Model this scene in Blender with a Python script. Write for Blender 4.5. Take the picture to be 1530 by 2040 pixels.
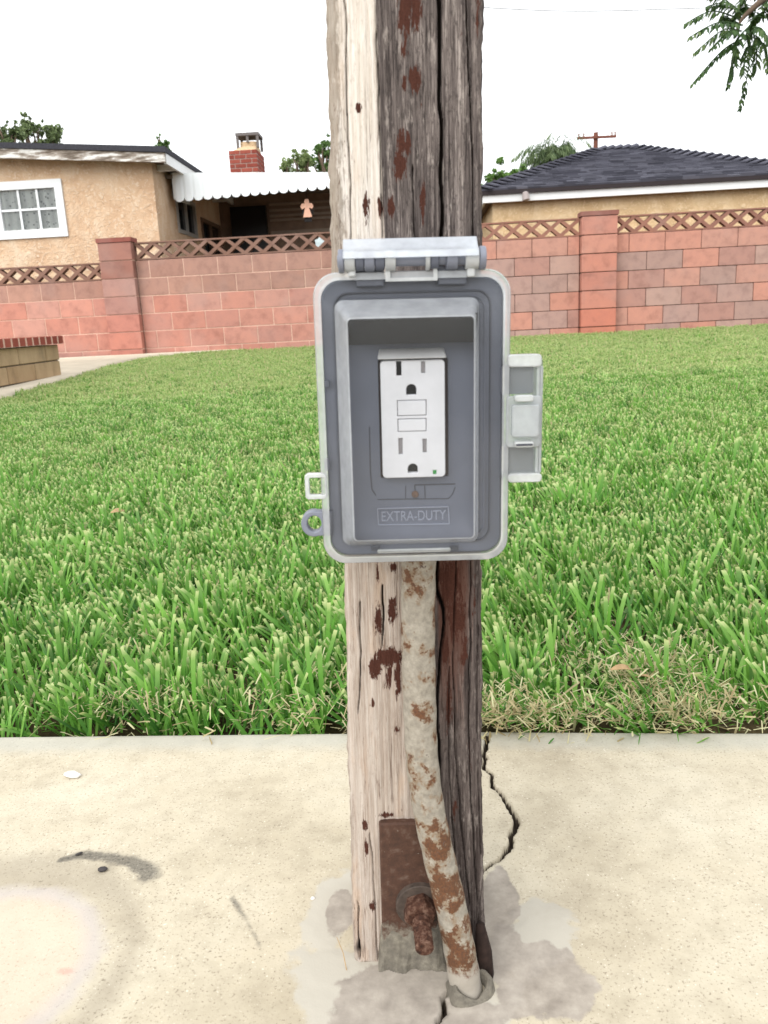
import bpy, bmesh, math, random
import numpy as np
from mathutils import Matrix, Vector
R_ = math.radians
random.seed(7); rng = np.random.default_rng(7)
scene = bpy.context.scene
for o in list(bpy.data.objects): bpy.data.objects.remove(o)

# ------------------------------------------------------------------ camera, sky, sun, exposure
FPX, PITCH, ROLL, HCAM = 1600.0, R_(13.5), R_(2.86), 0.448
CAM = np.array([0.0, 0.0, HCAM])
FW = np.array([0, math.cos(PITCH), -math.sin(PITCH)])
U0 = np.array([0, math.sin(PITCH), math.cos(PITCH)]); R0 = np.array([1.0, 0, 0])
RT = R0*math.cos(ROLL) - U0*math.sin(ROLL); UP = R0*math.sin(ROLL) + U0*math.cos(ROLL)
cd = bpy.data.cameras.new('camera'); cam = bpy.data.objects.new('camera', cd); scene.collection.objects.link(cam)
cam.matrix_world = Matrix(((RT[0], UP[0], -FW[0], 0), (RT[1], UP[1], -FW[1], 0), (RT[2], UP[2], -FW[2], HCAM), (0, 0, 0, 1)))
cd.sensor_fit = 'VERTICAL'; cd.sensor_height = 36; cd.lens = 36*FPX/2040
cd.clip_start = 0.01; cd.clip_end = 2000
cd.dof.use_dof = True; cd.dof.focus_distance = 0.85; cd.dof.aperture_fstop = 20
scene.camera = cam
w = bpy.data.worlds.new('World'); scene.world = w; w.use_nodes = True
nt = w.node_tree; bg = nt.nodes['Background']
sk = nt.nodes.new('ShaderNodeTexSky'); sk.sky_type = 'NISHITA'; sk.sun_disc = False
SUN_EL, SUN_ROT = R_(42), R_(-150)
sk.sun_elevation = SUN_EL; sk.sun_rotation = SUN_ROT; sk.dust_density = 1.0; sk.air_density = 1.0
hs = nt.nodes.new('ShaderNodeHueSaturation'); hs.inputs['Saturation'].default_value = 0.10      # overcast: a grey-white sky
nt.links.new(sk.outputs[0], hs.inputs['Color']); cm = nt.nodes.new('ShaderNodeMix'); cm.data_type = 'RGBA'; cm.inputs[0].default_value = 0.8; cm.inputs[7].default_value = (6.6, 6.75, 6.9, 1)   # even cloud cover
nt.links.new(hs.outputs[0], cm.inputs[6]); nt.links.new(cm.outputs[2], bg.inputs['Color'])
bg.inputs['Strength'].default_value = 0.15
sl = bpy.data.lights.new('sun', 'SUN'); sl.energy = 1.5; sl.angle = R_(60); sl.color = (1, 0.97, 0.92)
so = bpy.data.objects.new('sun', sl); scene.collection.objects.link(so)
sd = Vector((math.sin(SUN_ROT)*math.cos(SUN_EL), math.cos(SUN_ROT)*math.cos(SUN_EL), math.sin(SUN_EL)))
so.rotation_euler = sd.to_track_quat('Z', 'Y').to_euler(); so.location = (-3, 2, 6)
vs = scene.view_settings
vs.view_transform = 'Standard'; vs.look = 'None'; vs.gamma = 1; vs.use_curve_mapping = False; vs.exposure = 0.92
scene.cycles.use_denoising = True; scene.cycles.max_bounces = 10; scene.cycles.transparent_max_bounces = 24
scene.cycles.diffuse_bounces = 4; scene.cycles.glossy_bounces = 3; scene.cycles.transmission_bounces = 6

# ------------------------------------------------------------------ pixel helpers (a pixel gives a direction only)
def ray(px, py): return FW + RT*(px-765)/FPX - UP*(py-1020)/FPX
def at_z(px, py, z): d = ray(px, py); return CAM + d*((z-HCAM)/d[2])
def at_y(px, py, y): d = ray(px, py); return CAM + d*(y/d[1])

# ------------------------------------------------------------------ node helpers
def S(r, g, b, k=1.0):
    f = lambda c: (c/255/12.92 if c/255 <= 0.04045 else ((c/255+0.055)/1.055)**2.4)*k
    return (f(r), f(g), f(b), 1.0)
class NT:
    def __init__(s, name):
        s.m = bpy.data.materials.new(name); s.m.use_nodes = True; s.t = s.m.node_tree
        s.b = s.t.nodes['Principled BSDF']; s.out = s.t.nodes['Material Output']
    def n(s, typ, **kw):
        nd = s.t.nodes.new(typ)
        for k, v in kw.items(): setattr(nd, k, v)
        return nd
    def put(s, sock, v):
        if hasattr(v, 'is_output'): s.t.links.new(v, sock)
        else: sock.default_value = v
    def coord(s, which='Object'): return s.n('ShaderNodeTexCoord').outputs[which]
    def pos(s): return s.n('ShaderNodeNewGeometry').outputs['Position']
    def mapping(s, vec, scale=(1, 1, 1), loc=(0, 0, 0)):
        m = s.n('ShaderNodeMapping'); s.put(m.inputs['Vector'], vec); m.inputs['Scale'].default_value = scale; m.inputs['Location'].default_value = loc
        return m.outputs[0]
    def noise(s, vec, scale, detail=4, rough=0.55, dist=0.0):
        m = s.n('ShaderNodeTexNoise'); s.put(m.inputs['Vector'], vec); m.inputs['Scale'].default_value = scale
        m.inputs['Detail'].default_value = detail; m.inputs['Roughness'].default_value = rough; m.inputs['Distortion'].default_value = dist
        return m.outputs['Fac']
    def voronoi(s, vec, scale, feature='F1', out='Distance'):
        m = s.n('ShaderNodeTexVoronoi', feature=feature); s.put(m.inputs['Vector'], vec); m.inputs['Scale'].default_value = scale
        return m.outputs[out]
    def ramp(s, fac, stops):
        m = s.n('ShaderNodeValToRGB'); s.put(m.inputs[0], fac); e = m.color_ramp.elements
        while len(e) > 1: e.remove(e[-1])
        e[0].position = stops[0][0]; e[0].color = stops[0][1]
        for p, c in stops[1:]: x = e.new(p); x.color = c
        return m.outputs[0]
    def step(s, fac, a, b):                       # smooth 0..1 between a and b
        m = s.n('ShaderNodeMapRange'); m.interpolation_type = 'SMOOTHSTEP'; s.put(m.inputs['Value'], fac)
        m.inputs['From Min'].default_value = a; m.inputs['From Max'].default_value = b
        return m.outputs[0]
    def mix(s, fac, a, b, blend='MIX'):
        m = s.n('ShaderNodeMix', data_type='RGBA', blend_type=blend); s.put(m.inputs[0], fac); s.put(m.inputs[6], a); s.put(m.inputs[7], b)
        return m.outputs[2]
    def math(s, op, a, b=0.0, clamp=False):
        m = s.n('ShaderNodeMath', operation=op, use_clamp=clamp); s.put(m.inputs[0], a); s.put(m.inputs[1], b); return m.outputs[0]
    def attr(s, name, out='Fac'): m = s.n('ShaderNodeAttribute', attribute_name=name); return m.outputs[out]
    def bump(s, h, strength=0.4, dist=0.002):
        m = s.n('ShaderNodeBump'); s.put(m.inputs['Height'], h); m.inputs['Strength'].default_value = strength; m.inputs['Distance'].default_value = dist
        s.put(s.b.inputs['Normal'], m.outputs[0])
    def done(s, color=None, rough=0.8, spec=0.3, metal=0.0):
        if color is not None: s.put(s.b.inputs['Base Color'], color)
        s.put(s.b.inputs['Roughness'], rough); s.put(s.b.inputs['Specular IOR Level'], spec); s.put(s.b.inputs['Metallic'], metal)
        return s.m
MATS = {}
def simple(name, col, rough=0.7, spec=0.3, var=0.12, scale=30, metal=0.0, bump=0.0):
    t = NT(name); v = t.noise(t.coord(), scale, 5)
    lo = tuple(c*(1-var) for c in col[:3])+(1,); hi = tuple(min(1, c*(1+var)) for c in col[:3])+(1,)
    if bump: t.bump(v, bump, 0.003)
    MATS[name] = t.done(t.ramp(v, [(0.3, lo), (0.7, hi)]), rough, spec, metal); return MATS[name]

# ------------------------------------------------------------------ mesh helpers
COL = scene.collection
class MB:
    def __init__(s): s.v = []; s.f = []
    def add(s, vs_, fs): b = len(s.v); s.v += [tuple(p) for p in vs_]; s.f += [tuple(i+b for i in f) for f in fs]
    def box(s, x0, x1, y0, y1, z0, z1):
        s.add([(x, y, z) for z in (z0, z1) for y in (y0, y1) for x in (x0, x1)], [(0, 2, 3, 1), (4, 5, 7, 6), (0, 1, 5, 4), (2, 6, 7, 3), (0, 4, 6, 2), (1, 3, 7, 5)])
    def hexa(s, b, t):                            # bottom and top quads of points
        s.add(list(b)+list(t), [(3, 2, 1, 0), (4, 5, 6, 7)]+[(i, (i+1) % 4, 4+(i+1) % 4, 4+i) for i in range(4)])
    def bar(s, a, b, w, d, up=(0, 0, 1)):
        a = Vector(a); b = Vector(b); t = (b-a).normalized(); x = t.cross(Vector(up))
        if x.length < 1e-6: x = t.cross(Vector((1, 0, 0)))
        x.normalize(); y = x.cross(t)
        q = lambda c: [c+x*(w/2*i)+y*(d/2*j) for i, j in ((-1, -1), (1, -1), (1, 1), (-1, 1))]
        s.hexa(q(a), q(b))
    def tube(s, path, rad, n=12, cap=True):
        path = [Vector(p) for p in path]; rad = rad if hasattr(rad, '__len__') else [rad]*len(path)
        rings = []; ref = None
        for i, p in enumerate(path):
            t = (path[min(i+1, len(path)-1)]-path[max(i-1, 0)]).normalized()
            if ref is None:
                ref = Vector((0, 0, 1)) if abs(t.z) < 0.9 else Vector((0, 1, 0))
            x = t.cross(ref).normalized(); y = x.cross(t); ref = y.copy()
            rings.append([p+(x*math.cos(2*math.pi*k/n)+y*math.sin(2*math.pi*k/n))*rad[i] for k in range(n)])
        vv = [q for r in rings for q in r]; ff = []
        for i in range(len(path)-1):
            for k in range(n): ff.append((i*n+k, i*n+(k+1) % n, (i+1)*n+(k+1) % n, (i+1)*n+k))
        if cap: ff += [tuple(range(n-1, -1, -1)), tuple((len(path)-1)*n+k for k in range(n))]
        s.add(vv, ff)
    def loops(s, L, cap0=False, cap1=False):      # closed loops with equal counts
        n = len(L[0]); vv = [p for l in L for p in l]; ff = []
        for i in range(len(L)-1):
            for k in range(n): ff.append((i*n+k, i*n+(k+1) % n, (i+1)*n+(k+1) % n, (i+1)*n+k))
        if cap0: ff.append(tuple(range(n-1, -1, -1)))
        if cap1: ff.append(tuple((len(L)-1)*n+k for k in range(n)))
        s.add(vv, ff)
    def mesh(s, name, smooth=False, fix=True, bevel=0):
        me = bpy.data.meshes.new(name); me.from_pydata(s.v, [], s.f)
        if fix or bevel:
            bm = bmesh.new(); bm.from_mesh(me)
            if bevel:
                bmesh.ops.bevel(bm, geom=[e for e in bm.edges], offset=bevel, segments=1, affect='EDGES', clamp_overlap=True)
            bmesh.ops.recalc_face_normals(bm, faces=bm.faces[:]); bm.to_mesh(me); bm.free()
        if smooth:
            me.shade_smooth()
            if smooth != 2:
                try: me.set_sharp_from_angle(angle=R_(35))
                except Exception: pass
        me.update(); return me
def ob(name, me, mat, parent=None, label=None, cat=None, group=None, kind=None, mw=None):
    o = bpy.data.objects.new(name, me); COL.objects.link(o)
    if mat is not None and me is not None and not me.materials: me.materials.append(mat)
    if parent is not None: o.parent = parent
    if mw is not None: o.matrix_local = mw
    if label: o['label'] = label
    if cat: o['category'] = cat
    if group: o['group'] = group
    if kind: o['kind'] = kind
    return o
def thing(name, label, cat, mw=None, group=None):
    o = bpy.data.objects.new(name, None); COL.objects.link(o); o.empty_display_size = 0.05
    if mw is not None: o.matrix_world = mw
    o['label'] = label; o['category'] = cat
    if group: o['group'] = group
    return o
def part(name, mb, mat, parent, smooth=False, bevel=0, **kw): return ob(name, mb.mesh(name, smooth, True, bevel), mat, parent, **kw)
def grid_mesh(name, X, Y, Z, closed_u=False, smooth=True):
    nv, nu = X.shape; me = bpy.data.meshes.new(name)
    co = np.stack([X, Y, Z], -1).reshape(-1, 3).astype(np.float32)
    iu = np.arange(nu if closed_u else nu-1); iv = np.arange(nv-1); A, B = np.meshgrid(iu, iv); B_ = B*nu
    A2 = (A+1) % nu; q = np.stack([B_+A, B_+A2, B_+nu+A2, B_+nu+A], -1).reshape(-1, 4).astype(np.int32)
    me.vertices.add(len(co)); me.vertices.foreach_set('co', co.ravel()); me.loops.add(q.size); me.loops.foreach_set('vertex_index', q.ravel())
    me.polygons.add(len(q)); me.polygons.foreach_set('loop_start', np.arange(0, q.size, 4, dtype=np.int32)); me.polygons.foreach_set('loop_total', np.full(len(q), 4, np.int32))
    me.update(calc_edges=True); me.validate()
    if smooth: me.shade_smooth()
    return me
def set_attr(me, name, vals):
    a = me.attributes.new(name, 'FLOAT', 'POINT'); a.data.foreach_set('value', np.asarray(vals, np.float32).ravel())
def vnoise(x, y, sx, sy, seed=0, oct=3):          # smooth value noise, cells of sx by sy
    out = np.zeros(np.broadcast(x, y).shape); amp = 1; tot = 0
    for o_ in range(oct):
        g = np.random.default_rng(seed*17+o_).random((256, 256))
        u = x/sx*(2**o_)+1000.3; v = y/sy*(2**o_)+1000.7; iu = np.floor(u).astype(int); iv = np.floor(v).astype(int)
        fu = u-iu; fv = v-iv; fu = fu*fu*(3-2*fu); fv = fv*fv*(3-2*fv)
        G = lambda a, b: g[a % 256, b % 256]
        out = out+amp*((G(iu, iv)*(1-fu)+G(iu+1, iv)*fu)*(1-fv)+(G(iu, iv+1)*(1-fu)+G(iu+1, iv+1)*fu)*fv); tot += amp; amp *= 0.5
    return out/tot
def poly_dist(x, y, pts, wid=None):
    best = np.full(x.shape, 1e9)
    for i in range(len(pts)-1):
        ax, ay = pts[i][:2]; bx, by = pts[i+1][:2]; dx, dy = bx-ax, by-ay; L = dx*dx+dy*dy+1e-12
        t = np.clip(((x-ax)*dx+(y-ay)*dy)/L, 0, 1); d = np.hypot(x-ax-t*dx, y-ay-t*dy)
        if wid is not None: d = d/(wid[i]+(wid[i+1]-wid[i])*t)
        best = np.minimum(best, d)
    return best
def ellipse_mask(x, y, cx, cy, rx, ry, rot=0.0):  # <1 inside
    c, s_ = math.cos(rot), math.sin(rot); u = (x-cx)*c+(y-cy)*s_; v = -(x-cx)*s_+(y-cy)*c
    return np.hypot(u/rx, v/ry)
sm = lambda d, a, b: np.clip((d-a)/(b-a), 0, 1)**2*(3-2*np.clip((d-a)/(b-a), 0, 1))

# ------------------------------------------------------------------ frames: the yard slope, the block wall, the post
EDGE = [at_z(*p, 0.0)[:2] for p in ((-900, 1476), (0, 1472), (690, 1465), (965, 1462), (1530, 1465), (2300, 1470))]
EDGE[0] = (-3.0, 0.843+0.07*2.55); EDGE[-1] = (3.0, 0.767-0.085*2.6)
def edge_y(x): return np.interp(x, [e[0] for e in EDGE], [e[1] for e in EDGE])
WYAW = R_(-2.97); W0 = np.array([-2.6147, 9.8912, 0.8086+HCAM])
WD = np.array([math.cos(WYAW), math.sin(WYAW), 0]); WN = np.array([-math.sin(WYAW), math.cos(WYAW), 0]); BL, BH = 0.4064, 0.2032
WM = Matrix(((WD[0], WN[0], 0, W0[0]), (WD[1], WN[1], 0, W0[1]), (0, 0, 1, W0[2]), (0, 0, 0, 1)))    # x along wall, y away, z up from the top course
def at_wall(px, py, off=0.0):                      # point on a plane parallel to the wall, off metres behind it, in wall coordinates
    d = ray(px, py); t = ((W0-CAM)@WN+off)/(d@WN); X = CAM+d*t-W0; return Vector((X@WD, off, X[2]))
ZW = W0[2]-5.5*BH                                   # yard level at the wall
def yard_z(x, y): return -0.025+(ZW+0.025)*np.clip((np.asarray(y, float)-edge_y(np.asarray(x, float)))/8.7, -0.05, 1.0)
TILT = R_(1.41)
T = Matrix.Translation((0.0101, 0.485, 0.0)) @ Matrix.Rotation(TILT, 4, 'Y')
TI = np.array(T.inverted())
def loc(px, py, yl=0.0):                            # pixel -> (x, z) in the post frame on the plane y = yl
    o_ = TI[:3, :3]@CAM+TI[:3, 3]; d = TI[:3, :3]@ray(px, py); t = (yl-o_[1])/d[1]; q = o_+d*t; return float(q[0]), float(q[2])

# ------------------------------------------------------------------ setting: ground, slab, path
def mat_soil():
    t = NT('soil'); p = t.pos(); v = t.noise(p, 60, 6, 0.7); c = t.ramp(v, [(0.3, (0.03, 0.022, 0.012, 1)), (0.6, (0.08, 0.06, 0.03, 1)), (0.8, (0.16, 0.13, 0.07, 1))])
    t.bump(v, 0.6, 0.01); return t.done(c, 0.95, 0.1)
def axis(a, b, fine, lo, hi, growth=1.6):
    xs = list(np.arange(a, b+1e-9, fine)); s_ = fine
    x = xs[-1]
    while x < hi: s_ *= growth; x = min(hi, x+s_); xs.append(x)
    x = xs[0]; s_ = fine
    while x > lo: s_ *= growth; x = max(lo, x-s_); xs.insert(0, x)
    return np.array(xs)
gx = axis(-8, 8, 0.25, -900, 900); gy = axis(0.6, 12, 0.2, -900, 900)
GX, GY = np.meshgrid(gx, gy)
ob('ground', grid_mesh('ground', GX, GY, np.where(GY < edge_y(GX), -0.12, yard_z(GX, GY)-0.004)), mat_soil(), kind='structure')

def mat_concrete():
    t = NT('concrete'); p = t.pos()
    big = t.noise(p, 5, 5, 0.6); mid = t.noise(p, 45, 6, 0.65); fine = t.noise(p, 420, 3, 0.7)
    c = t.ramp(big, [(0.3, S(196, 183, 158, .60)), (0.5, S(224, 212, 187, .61)), (0.72, S(236, 226, 203, .61))])
    c = t.mix(0.5, c, t.ramp(mid, [(0.25, (0.62, 0.60, 0.57, 1)), (0.55, (1, 1, 1, 1)), (0.8, (1.0, 0.98, 0.93, 1))]), 'MULTIPLY')
    c = t.mix(t.step(fine, 0.57, 0.68), c, S(168, 155, 134, .60)); c = t.mix(t.step(fine, 0.36, 0.28), c, S(248, 240, 222, .75))
    spk = t.voronoi(p, 330); c = t.mix(t.math('MULTIPLY', t.step(spk, 0.13, 0.05), t.step(t.noise(p, 60, 4, .7), 0.55, 0.68)), c, S(95, 85, 72, .7))
    wob = t.noise(p, 70, 5, 0.7)
    def masked(attr, a, b, k=0.35): return t.step(t.math('ADD', t.attr(attr), t.math('MULTIPLY', t.math('SUBTRACT', wob, 0.5), k)), a, b)
    c = t.mix(t.math('MULTIPLY', masked('edge', 0.3, 0.8), 0.6), c, S(205, 205, 195, .60))
    c = t.mix(masked('pale', 0.42, 0.62, 0.6), c, S(214, 207, 192, .60))
    grey = t.ramp(t.noise(p, 60, 5, 0.6), [(0.3, S(148, 138, 128, .7)), (0.6, S(182, 172, 160, .7)), (0.8, S(205, 196, 182, .7))])
    c = t.mix(t.math('MULTIPLY', masked('grey', 0.45, 0.58, 0.55), 0.9), c, grey)
    c = t.mix(t.math('MULTIPLY', masked('dirt', 0.3, 1.0, 0.6), 0.42), c, S(150, 138, 120, .65))
    c = t.mix(t.math('MULTIPLY', masked('pinkrim', 0.1, 1.0, 0.9), 0.65), c, S(204, 196, 194, .66))
    c = t.mix(t.math('MULTIPLY', masked('pink', 0.4, 0.7, 0.3), 0.5), c, S(232, 212, 192, .64))
    c = t.mix(t.math('MULTIPLY', masked('red', 0.35, 0.9, 0.8), 0.45), c, S(226, 140, 128, .8))
    c = t.mix(t.math('MULTIPLY', masked('scuff', 0.25, 0.8, 0.9), t.math('ADD', 0.35, t.math('MULTIPLY', fine, 0.7))), c, S(70, 68, 66, .7))
    c = t.mix(masked('crack', 0.35, 0.6, 0.2), c, S(74, 64, 54, .8))
    t.bump(t.math('ADD', t.math('MULTIPLY', fine, 0.5), mid), 0.25, 0.0012)
    return t.done(c, 0.85, 0.25)
sx = axis(-0.56, 0.56, 0.0017, -6, 6); sv = np.concatenate([np.linspace(-1, 0, 260)])
# rows run from the lawn edge back towards the camera: offset d behind the edge
dd = axis(0.0, 0.47, 0.0017, 0.0, 3.0)
rows = np.concatenate([[-0.012, -0.0125, -0.011, -0.007, -0.003], dd[1:]]); drop = np.concatenate([[-0.11, -0.02, -0.008, -0.002, -0.0004], np.zeros(len(dd)-1)])
X, Dm = np.meshgrid(sx, rows); Y = edge_y(X)-Dm; Z = np.repeat(drop[:, None], X.shape[1], 1)
Z = Z+np.where(Dm > 0, (vnoise(X, Y, 0.12, 0.12, 3)-0.5)*0.003, 0)
G = lambda *p: tuple(at_z(*p, 0.0)[:2])
crk = [G(970, 1462), G(966, 1500), G(964, 1530), G(980, 1545), G(982, 1570), G(1003, 1588), G(1016, 1612), G(1028, 1632), G(1027, 1648), G(1015, 1668), G(1018, 1686), G(1000, 1708), G(966, 1730), G(945, 1745)]
crk2 = [G(900, 1975), G(886, 1990), G(890, 2012), G(872, 2035), G(858, 2070), G(850, 2140)]
wob = (vnoise(X, Y, 0.009, 0.009, 5)-0.5)*0.005; wob2 = (vnoise(X, Y, 0.009, 0.009, 6)-0.5)*0.005
d1 = poly_dist(X+wob, Y+wob2, crk, [0.0024, 0.0024, 0.002, 0.0017, 0.0022, 0.002, 0.0023, 0.0027, 0.0023, 0.0022, 0.0024, 0.0019, 0.0016, 0.0012])
d2 = poly_dist(X+wob, Y+wob2, crk2, [0.0018, 0.0014, 0.0016, 0.001, 0.001, 0.001]); dcr = np.minimum(d1, d2)
Z = Z-0.016*(1-sm(dcr, 0.45, 1.15))
# broken cement patch around the post foot
nz = (vnoise(X, Y, 0.03, 0.03, 8, 4)-0.5)
c0 = G(800, 1905); greym = np.maximum.reduce([1.5-ellipse_mask(X, Y, *G(830, 1985), 0.052, 0.05)-nz*1.0, 1.5-ellipse_mask(X, Y, *G(1070, 1955), 0.036, 0.035, -0.3)-nz*1.2,
        1.5-ellipse_mask(X, Y, *G(1000, 1790), 0.013, 0.045)-nz*0.9, 1.5-ellipse_mask(X, Y, *G(680, 1820), 0.012, 0.028)-nz*0.8, 1.5-ellipse_mask(X, Y, *G(985, 1860), 0.02, 0.06)-nz])
palem = np.maximum.reduce([1.5-ellipse_mask(X, Y, *G(672, 1810), 0.022, 0.045)-nz*1.3, 1.5-ellipse_mask(X, Y, *G(690, 1930), 0.03, 0.022)-nz*1.3, 1.45-ellipse_mask(X, Y, *G(1050, 1860), 0.035, 0.03, -0.5)-nz*1.6,
        1.45-ellipse_mask(X, Y, *G(820, 1960), 0.075, 0.07)-nz*1.0])
Z = Z+0.0022*np.clip(palem-0.45, 0, 0.4)-0.001*np.clip(greym-0.5, 0, 0.5)
scuff = np.zeros_like(X)
arc = [G(120, 1712), G(160, 1702), G(210, 1706), G(260, 1715), G(300, 1740)]
scuff = np.maximum(scuff, 1.0-0.75*poly_dist(X, Y, arc, [0.005, 0.008, 0.009, 0.011, 0.014]))
scuff = np.maximum(scuff, 0.75-0.6*poly_dist(X, Y, [G(463, 1788), G(490, 1830), G(520, 1890), G(540, 1930)], [0.005, 0.006, 0.007, 0.006])-np.clip((G(470, 1790)[1]-Y)*6, 0, 0.5))
rad = ellipse_mask(X, Y, *G(-70, 1935), G(165, 1935)[0]-G(-70, 1935)[0], 0.082, 0.0)+nz*0.12
pink = 1.5-rad*1.0; pinkrim = 1-np.abs(rad-1.0)/0.2
redm = 1.0-0.8*ellipse_mask(X, Y, *G(128, 1935), 0.012, 0.006)
dirt = np.maximum.reduce([1.05-np.abs(rad-1.35)/0.45-np.clip((X-G(170, 1900)[0])*6, -.2, .6), 0.9-0.9*ellipse_mask(X, Y, *G(60, 1725), 0.04, 0.012), 0.72-0.6*ellipse_mask(X, Y, *G(1130, 1800), 0.06, 0.05), 0.6-0.5*ellipse_mask(X, Y, *G(1000, 1640), 0.015, 0.03)])
edgem = 1-Dm/0.06
slab = grid_mesh('patio_slab', X, Y, Z)
for nme, a in (('crack', 1.6-dcr*1.1), ('grey', greym), ('pale', palem), ('scuff', scuff), ('pink', pink), ('pinkrim', pinkrim), ('red', redm), ('dirt', dirt), ('edge', edgem)):
    set_attr(slab, nme, np.clip(a, 0, 1.5))
CONC = mat_concrete(); ob('patio_slab', slab, CONC, kind='structure')
# bedding soil under the slab shows dark in the crack
# path behind the lawn, along the low wall on the left
pe = [(-2.36, 4.2), (-2.40, 5.2), (-2.50, 6.6), (-2.62, 8.0), (-2.62, 9.0), (-2.30, 9.62), (-1.6, 9.86)]
def path_edge(y): return np.interp(y, [q[1] for q in pe], [q[0] for q in pe])
yy = np.linspace(0.9, 9.86, 60); PX = np.stack([np.full_like(yy, -7.0), path_edge(yy)-0.0, path_edge(yy)], 1); PY = np.repeat(yy[:, None], 3, 1)
PZ = yard_z(PX, PY)+np.array([0.045, 0.045, -0.02])
ob('garden_path', grid_mesh('garden_path', PX, PY, PZ, smooth=False), simple('path_concrete', S(225, 212, 190, .72), 0.9, 0.2, 0.12, 6), kind='structure')

# ------------------------------------------------------------------ the post
def mat_wood():
    t = NT('weathered_wood'); o = t.coord()
    g1 = t.noise(t.mapping(o, (1, 1, 0.022)), 750, 5, 0.7); g2 = t.noise(t.mapping(o, (1, 1, 0.05)), 190, 5, 0.65, 0.3); g3 = t.noise(t.mapping(o, (1, 1, 0.25)), 60, 5, 0.6)
    rough = t.noise(o, 900, 3, 0.7); g0 = t.noise(t.mapping(o, (1, 1, 0.03)), 2100, 3, 0.7); lw = t.noise(t.mapping(o, (1, 1, 0.012)), 300, 2, 0.5, 0.15); lw2 = t.noise(t.mapping(o, (1, 1, 0.016), (.7, 0, .3)), 520, 2, 0.5, 0.1)
    hair = t.math('MAXIMUM', t.step(t.math('ABSOLUTE', t.math('SUBTRACT', lw, 0.5)), 0.016, 0.004), t.step(t.math('ABSOLUTE', t.math('SUBTRACT', lw2, 0.47)), 0.013, 0.003))
    hair = t.math('MULTIPLY', hair, t.step(t.noise(t.mapping(o, (1, 1, .3)), 90, 3), 0.42, 0.6)); fibre = t.noise(t.mapping(o, (1, 1, 0.35)), 520, 4, 0.75)
    gr = t.math('ADD', t.math('ADD', t.math('MULTIPLY', g1, 0.40), t.math('MULTIPLY', g2, 0.35)), t.math('MULTIPLY', g0, 0.25))
    pale = t.ramp(gr, [(0.33, S(132, 114, 100, .66)), (0.43, S(184, 167, 153, .66)), (0.54, S(208, 194, 182, .68)), (0.66, S(228, 218, 208, .72))])
    pale = t.mix(t.math('MULTIPLY', t.attr('bleach'), 0.6), pale, t.ramp(gr, [(0.33, S(176, 160, 144, .9)), (0.45, S(228, 220, 208, .9)), (0.6, S(246, 242, 236, .95))]))
    warm = t.math('MULTIPLY', t.step(g3, 0.52, 0.68), 0.3); pale = t.mix(warm, pale, S(205, 170, 140, .8))
    pale = t.mix(t.math('MULTIPLY', t.step(t.math('ADD', t.attr('bark'), t.math('MULTIPLY', t.math('SUBTRACT', t.noise(t.mapping(o, (1, 1, .35)), 330, 4, .65), .5), 1.6)), 0.45, 0.75), 0.7), pale, S(142, 130, 116, .8))
    dark = t.ramp(gr, [(0.36, S(30, 26, 25)), (0.45, S(70, 63, 61)), (0.54, S(108, 99, 95)), (0.63, S(168, 158, 152))])
    dark = t.mix(t.math('MULTIPLY', t.step(t.noise(t.mapping(o, (1, 1, .2)), 240, 4, .7), 0.55, 0.68), 0.6), dark, S(165, 155, 148)); dark = t.mix(t.math('MULTIPLY', t.step(fibre, 0.48, 0.36), 0.6), dark, S(44, 39, 38)); pale = t.mix(t.math('MULTIPLY', t.step(fibre, 0.46, 0.34), 0.3), pale, S(150, 134, 120, .8))
    wv = t.math('MULTIPLY', t.math('SUBTRACT', gr, 0.5), 1.6)
    dark = t.mix(t.math('MULTIPLY', t.attr('low'), 0.55), dark, t.mix(0.6, dark, S(60, 46, 40, .7)))
    c = t.mix(t.step(t.math('ADD', t.attr('pale'), wv), 0.35, 0.65), dark, pale)
    c = t.mix(t.math('MULTIPLY', hair, 0.75), c, t.mix(t.step(t.attr('pale'), 0.3, 0.6), S(22, 18, 17), S(92, 72, 60)))
    c = t.mix(t.math('MULTIPLY', t.step(t.math('ADD', t.attr('brown'), wv), 0.35, 0.8), 0.75), c, S(96, 62, 50, .9))
    fl = t.noise(t.mapping(o, (1, 1, 0.18)), 700, 5, 0.75)
    paint = t.step(t.math('ADD', t.attr('paint'), t.math('MULTIPLY', t.math('SUBTRACT', fl, 0.5), 2.4)), 0.56, 0.64)
    c = t.mix(paint, c, t.ramp(rough, [(0.3, S(70, 41, 33, .7)), (0.7, S(90, 55, 44, .7))]))
    c = t.mix(t.step(t.math('ADD', t.attr('rot'), t.math('MULTIPLY', t.math('SUBTRACT', g2, 0.5), 1.0)), 0.4, 0.8), c, S(44, 36, 32))
    t.bump(t.math('ADD', gr, t.math('MULTIPLY', rough, 0.15)), 0.7, 0.0025)
    return t.done(c, 0.9, 0.15)
eg = [(0, 650, 965), (250, 655, 963), (480, 661, 961), (1100, 685, 962), (1300, 690, 963), (1500, 693, 963), (1700, 700, 965), (1850, 702, 968), (1915, 705, 974)]
ez = np.array([loc(815, y)[1] for y, _, _ in eg])[::-1]; exl = np.array([loc(l, y)[0] for y, l, _ in eg])[::-1]; exr = np.array([loc(r, y)[0] for y, _, r in eg])[::-1]
zr = np.concatenate([[-0.06, -0.03], np.arange(-0.012, 0.76, 0.0021), np.arange(0.78, 2.3, 0.08), [2.3, 2.302]])
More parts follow.
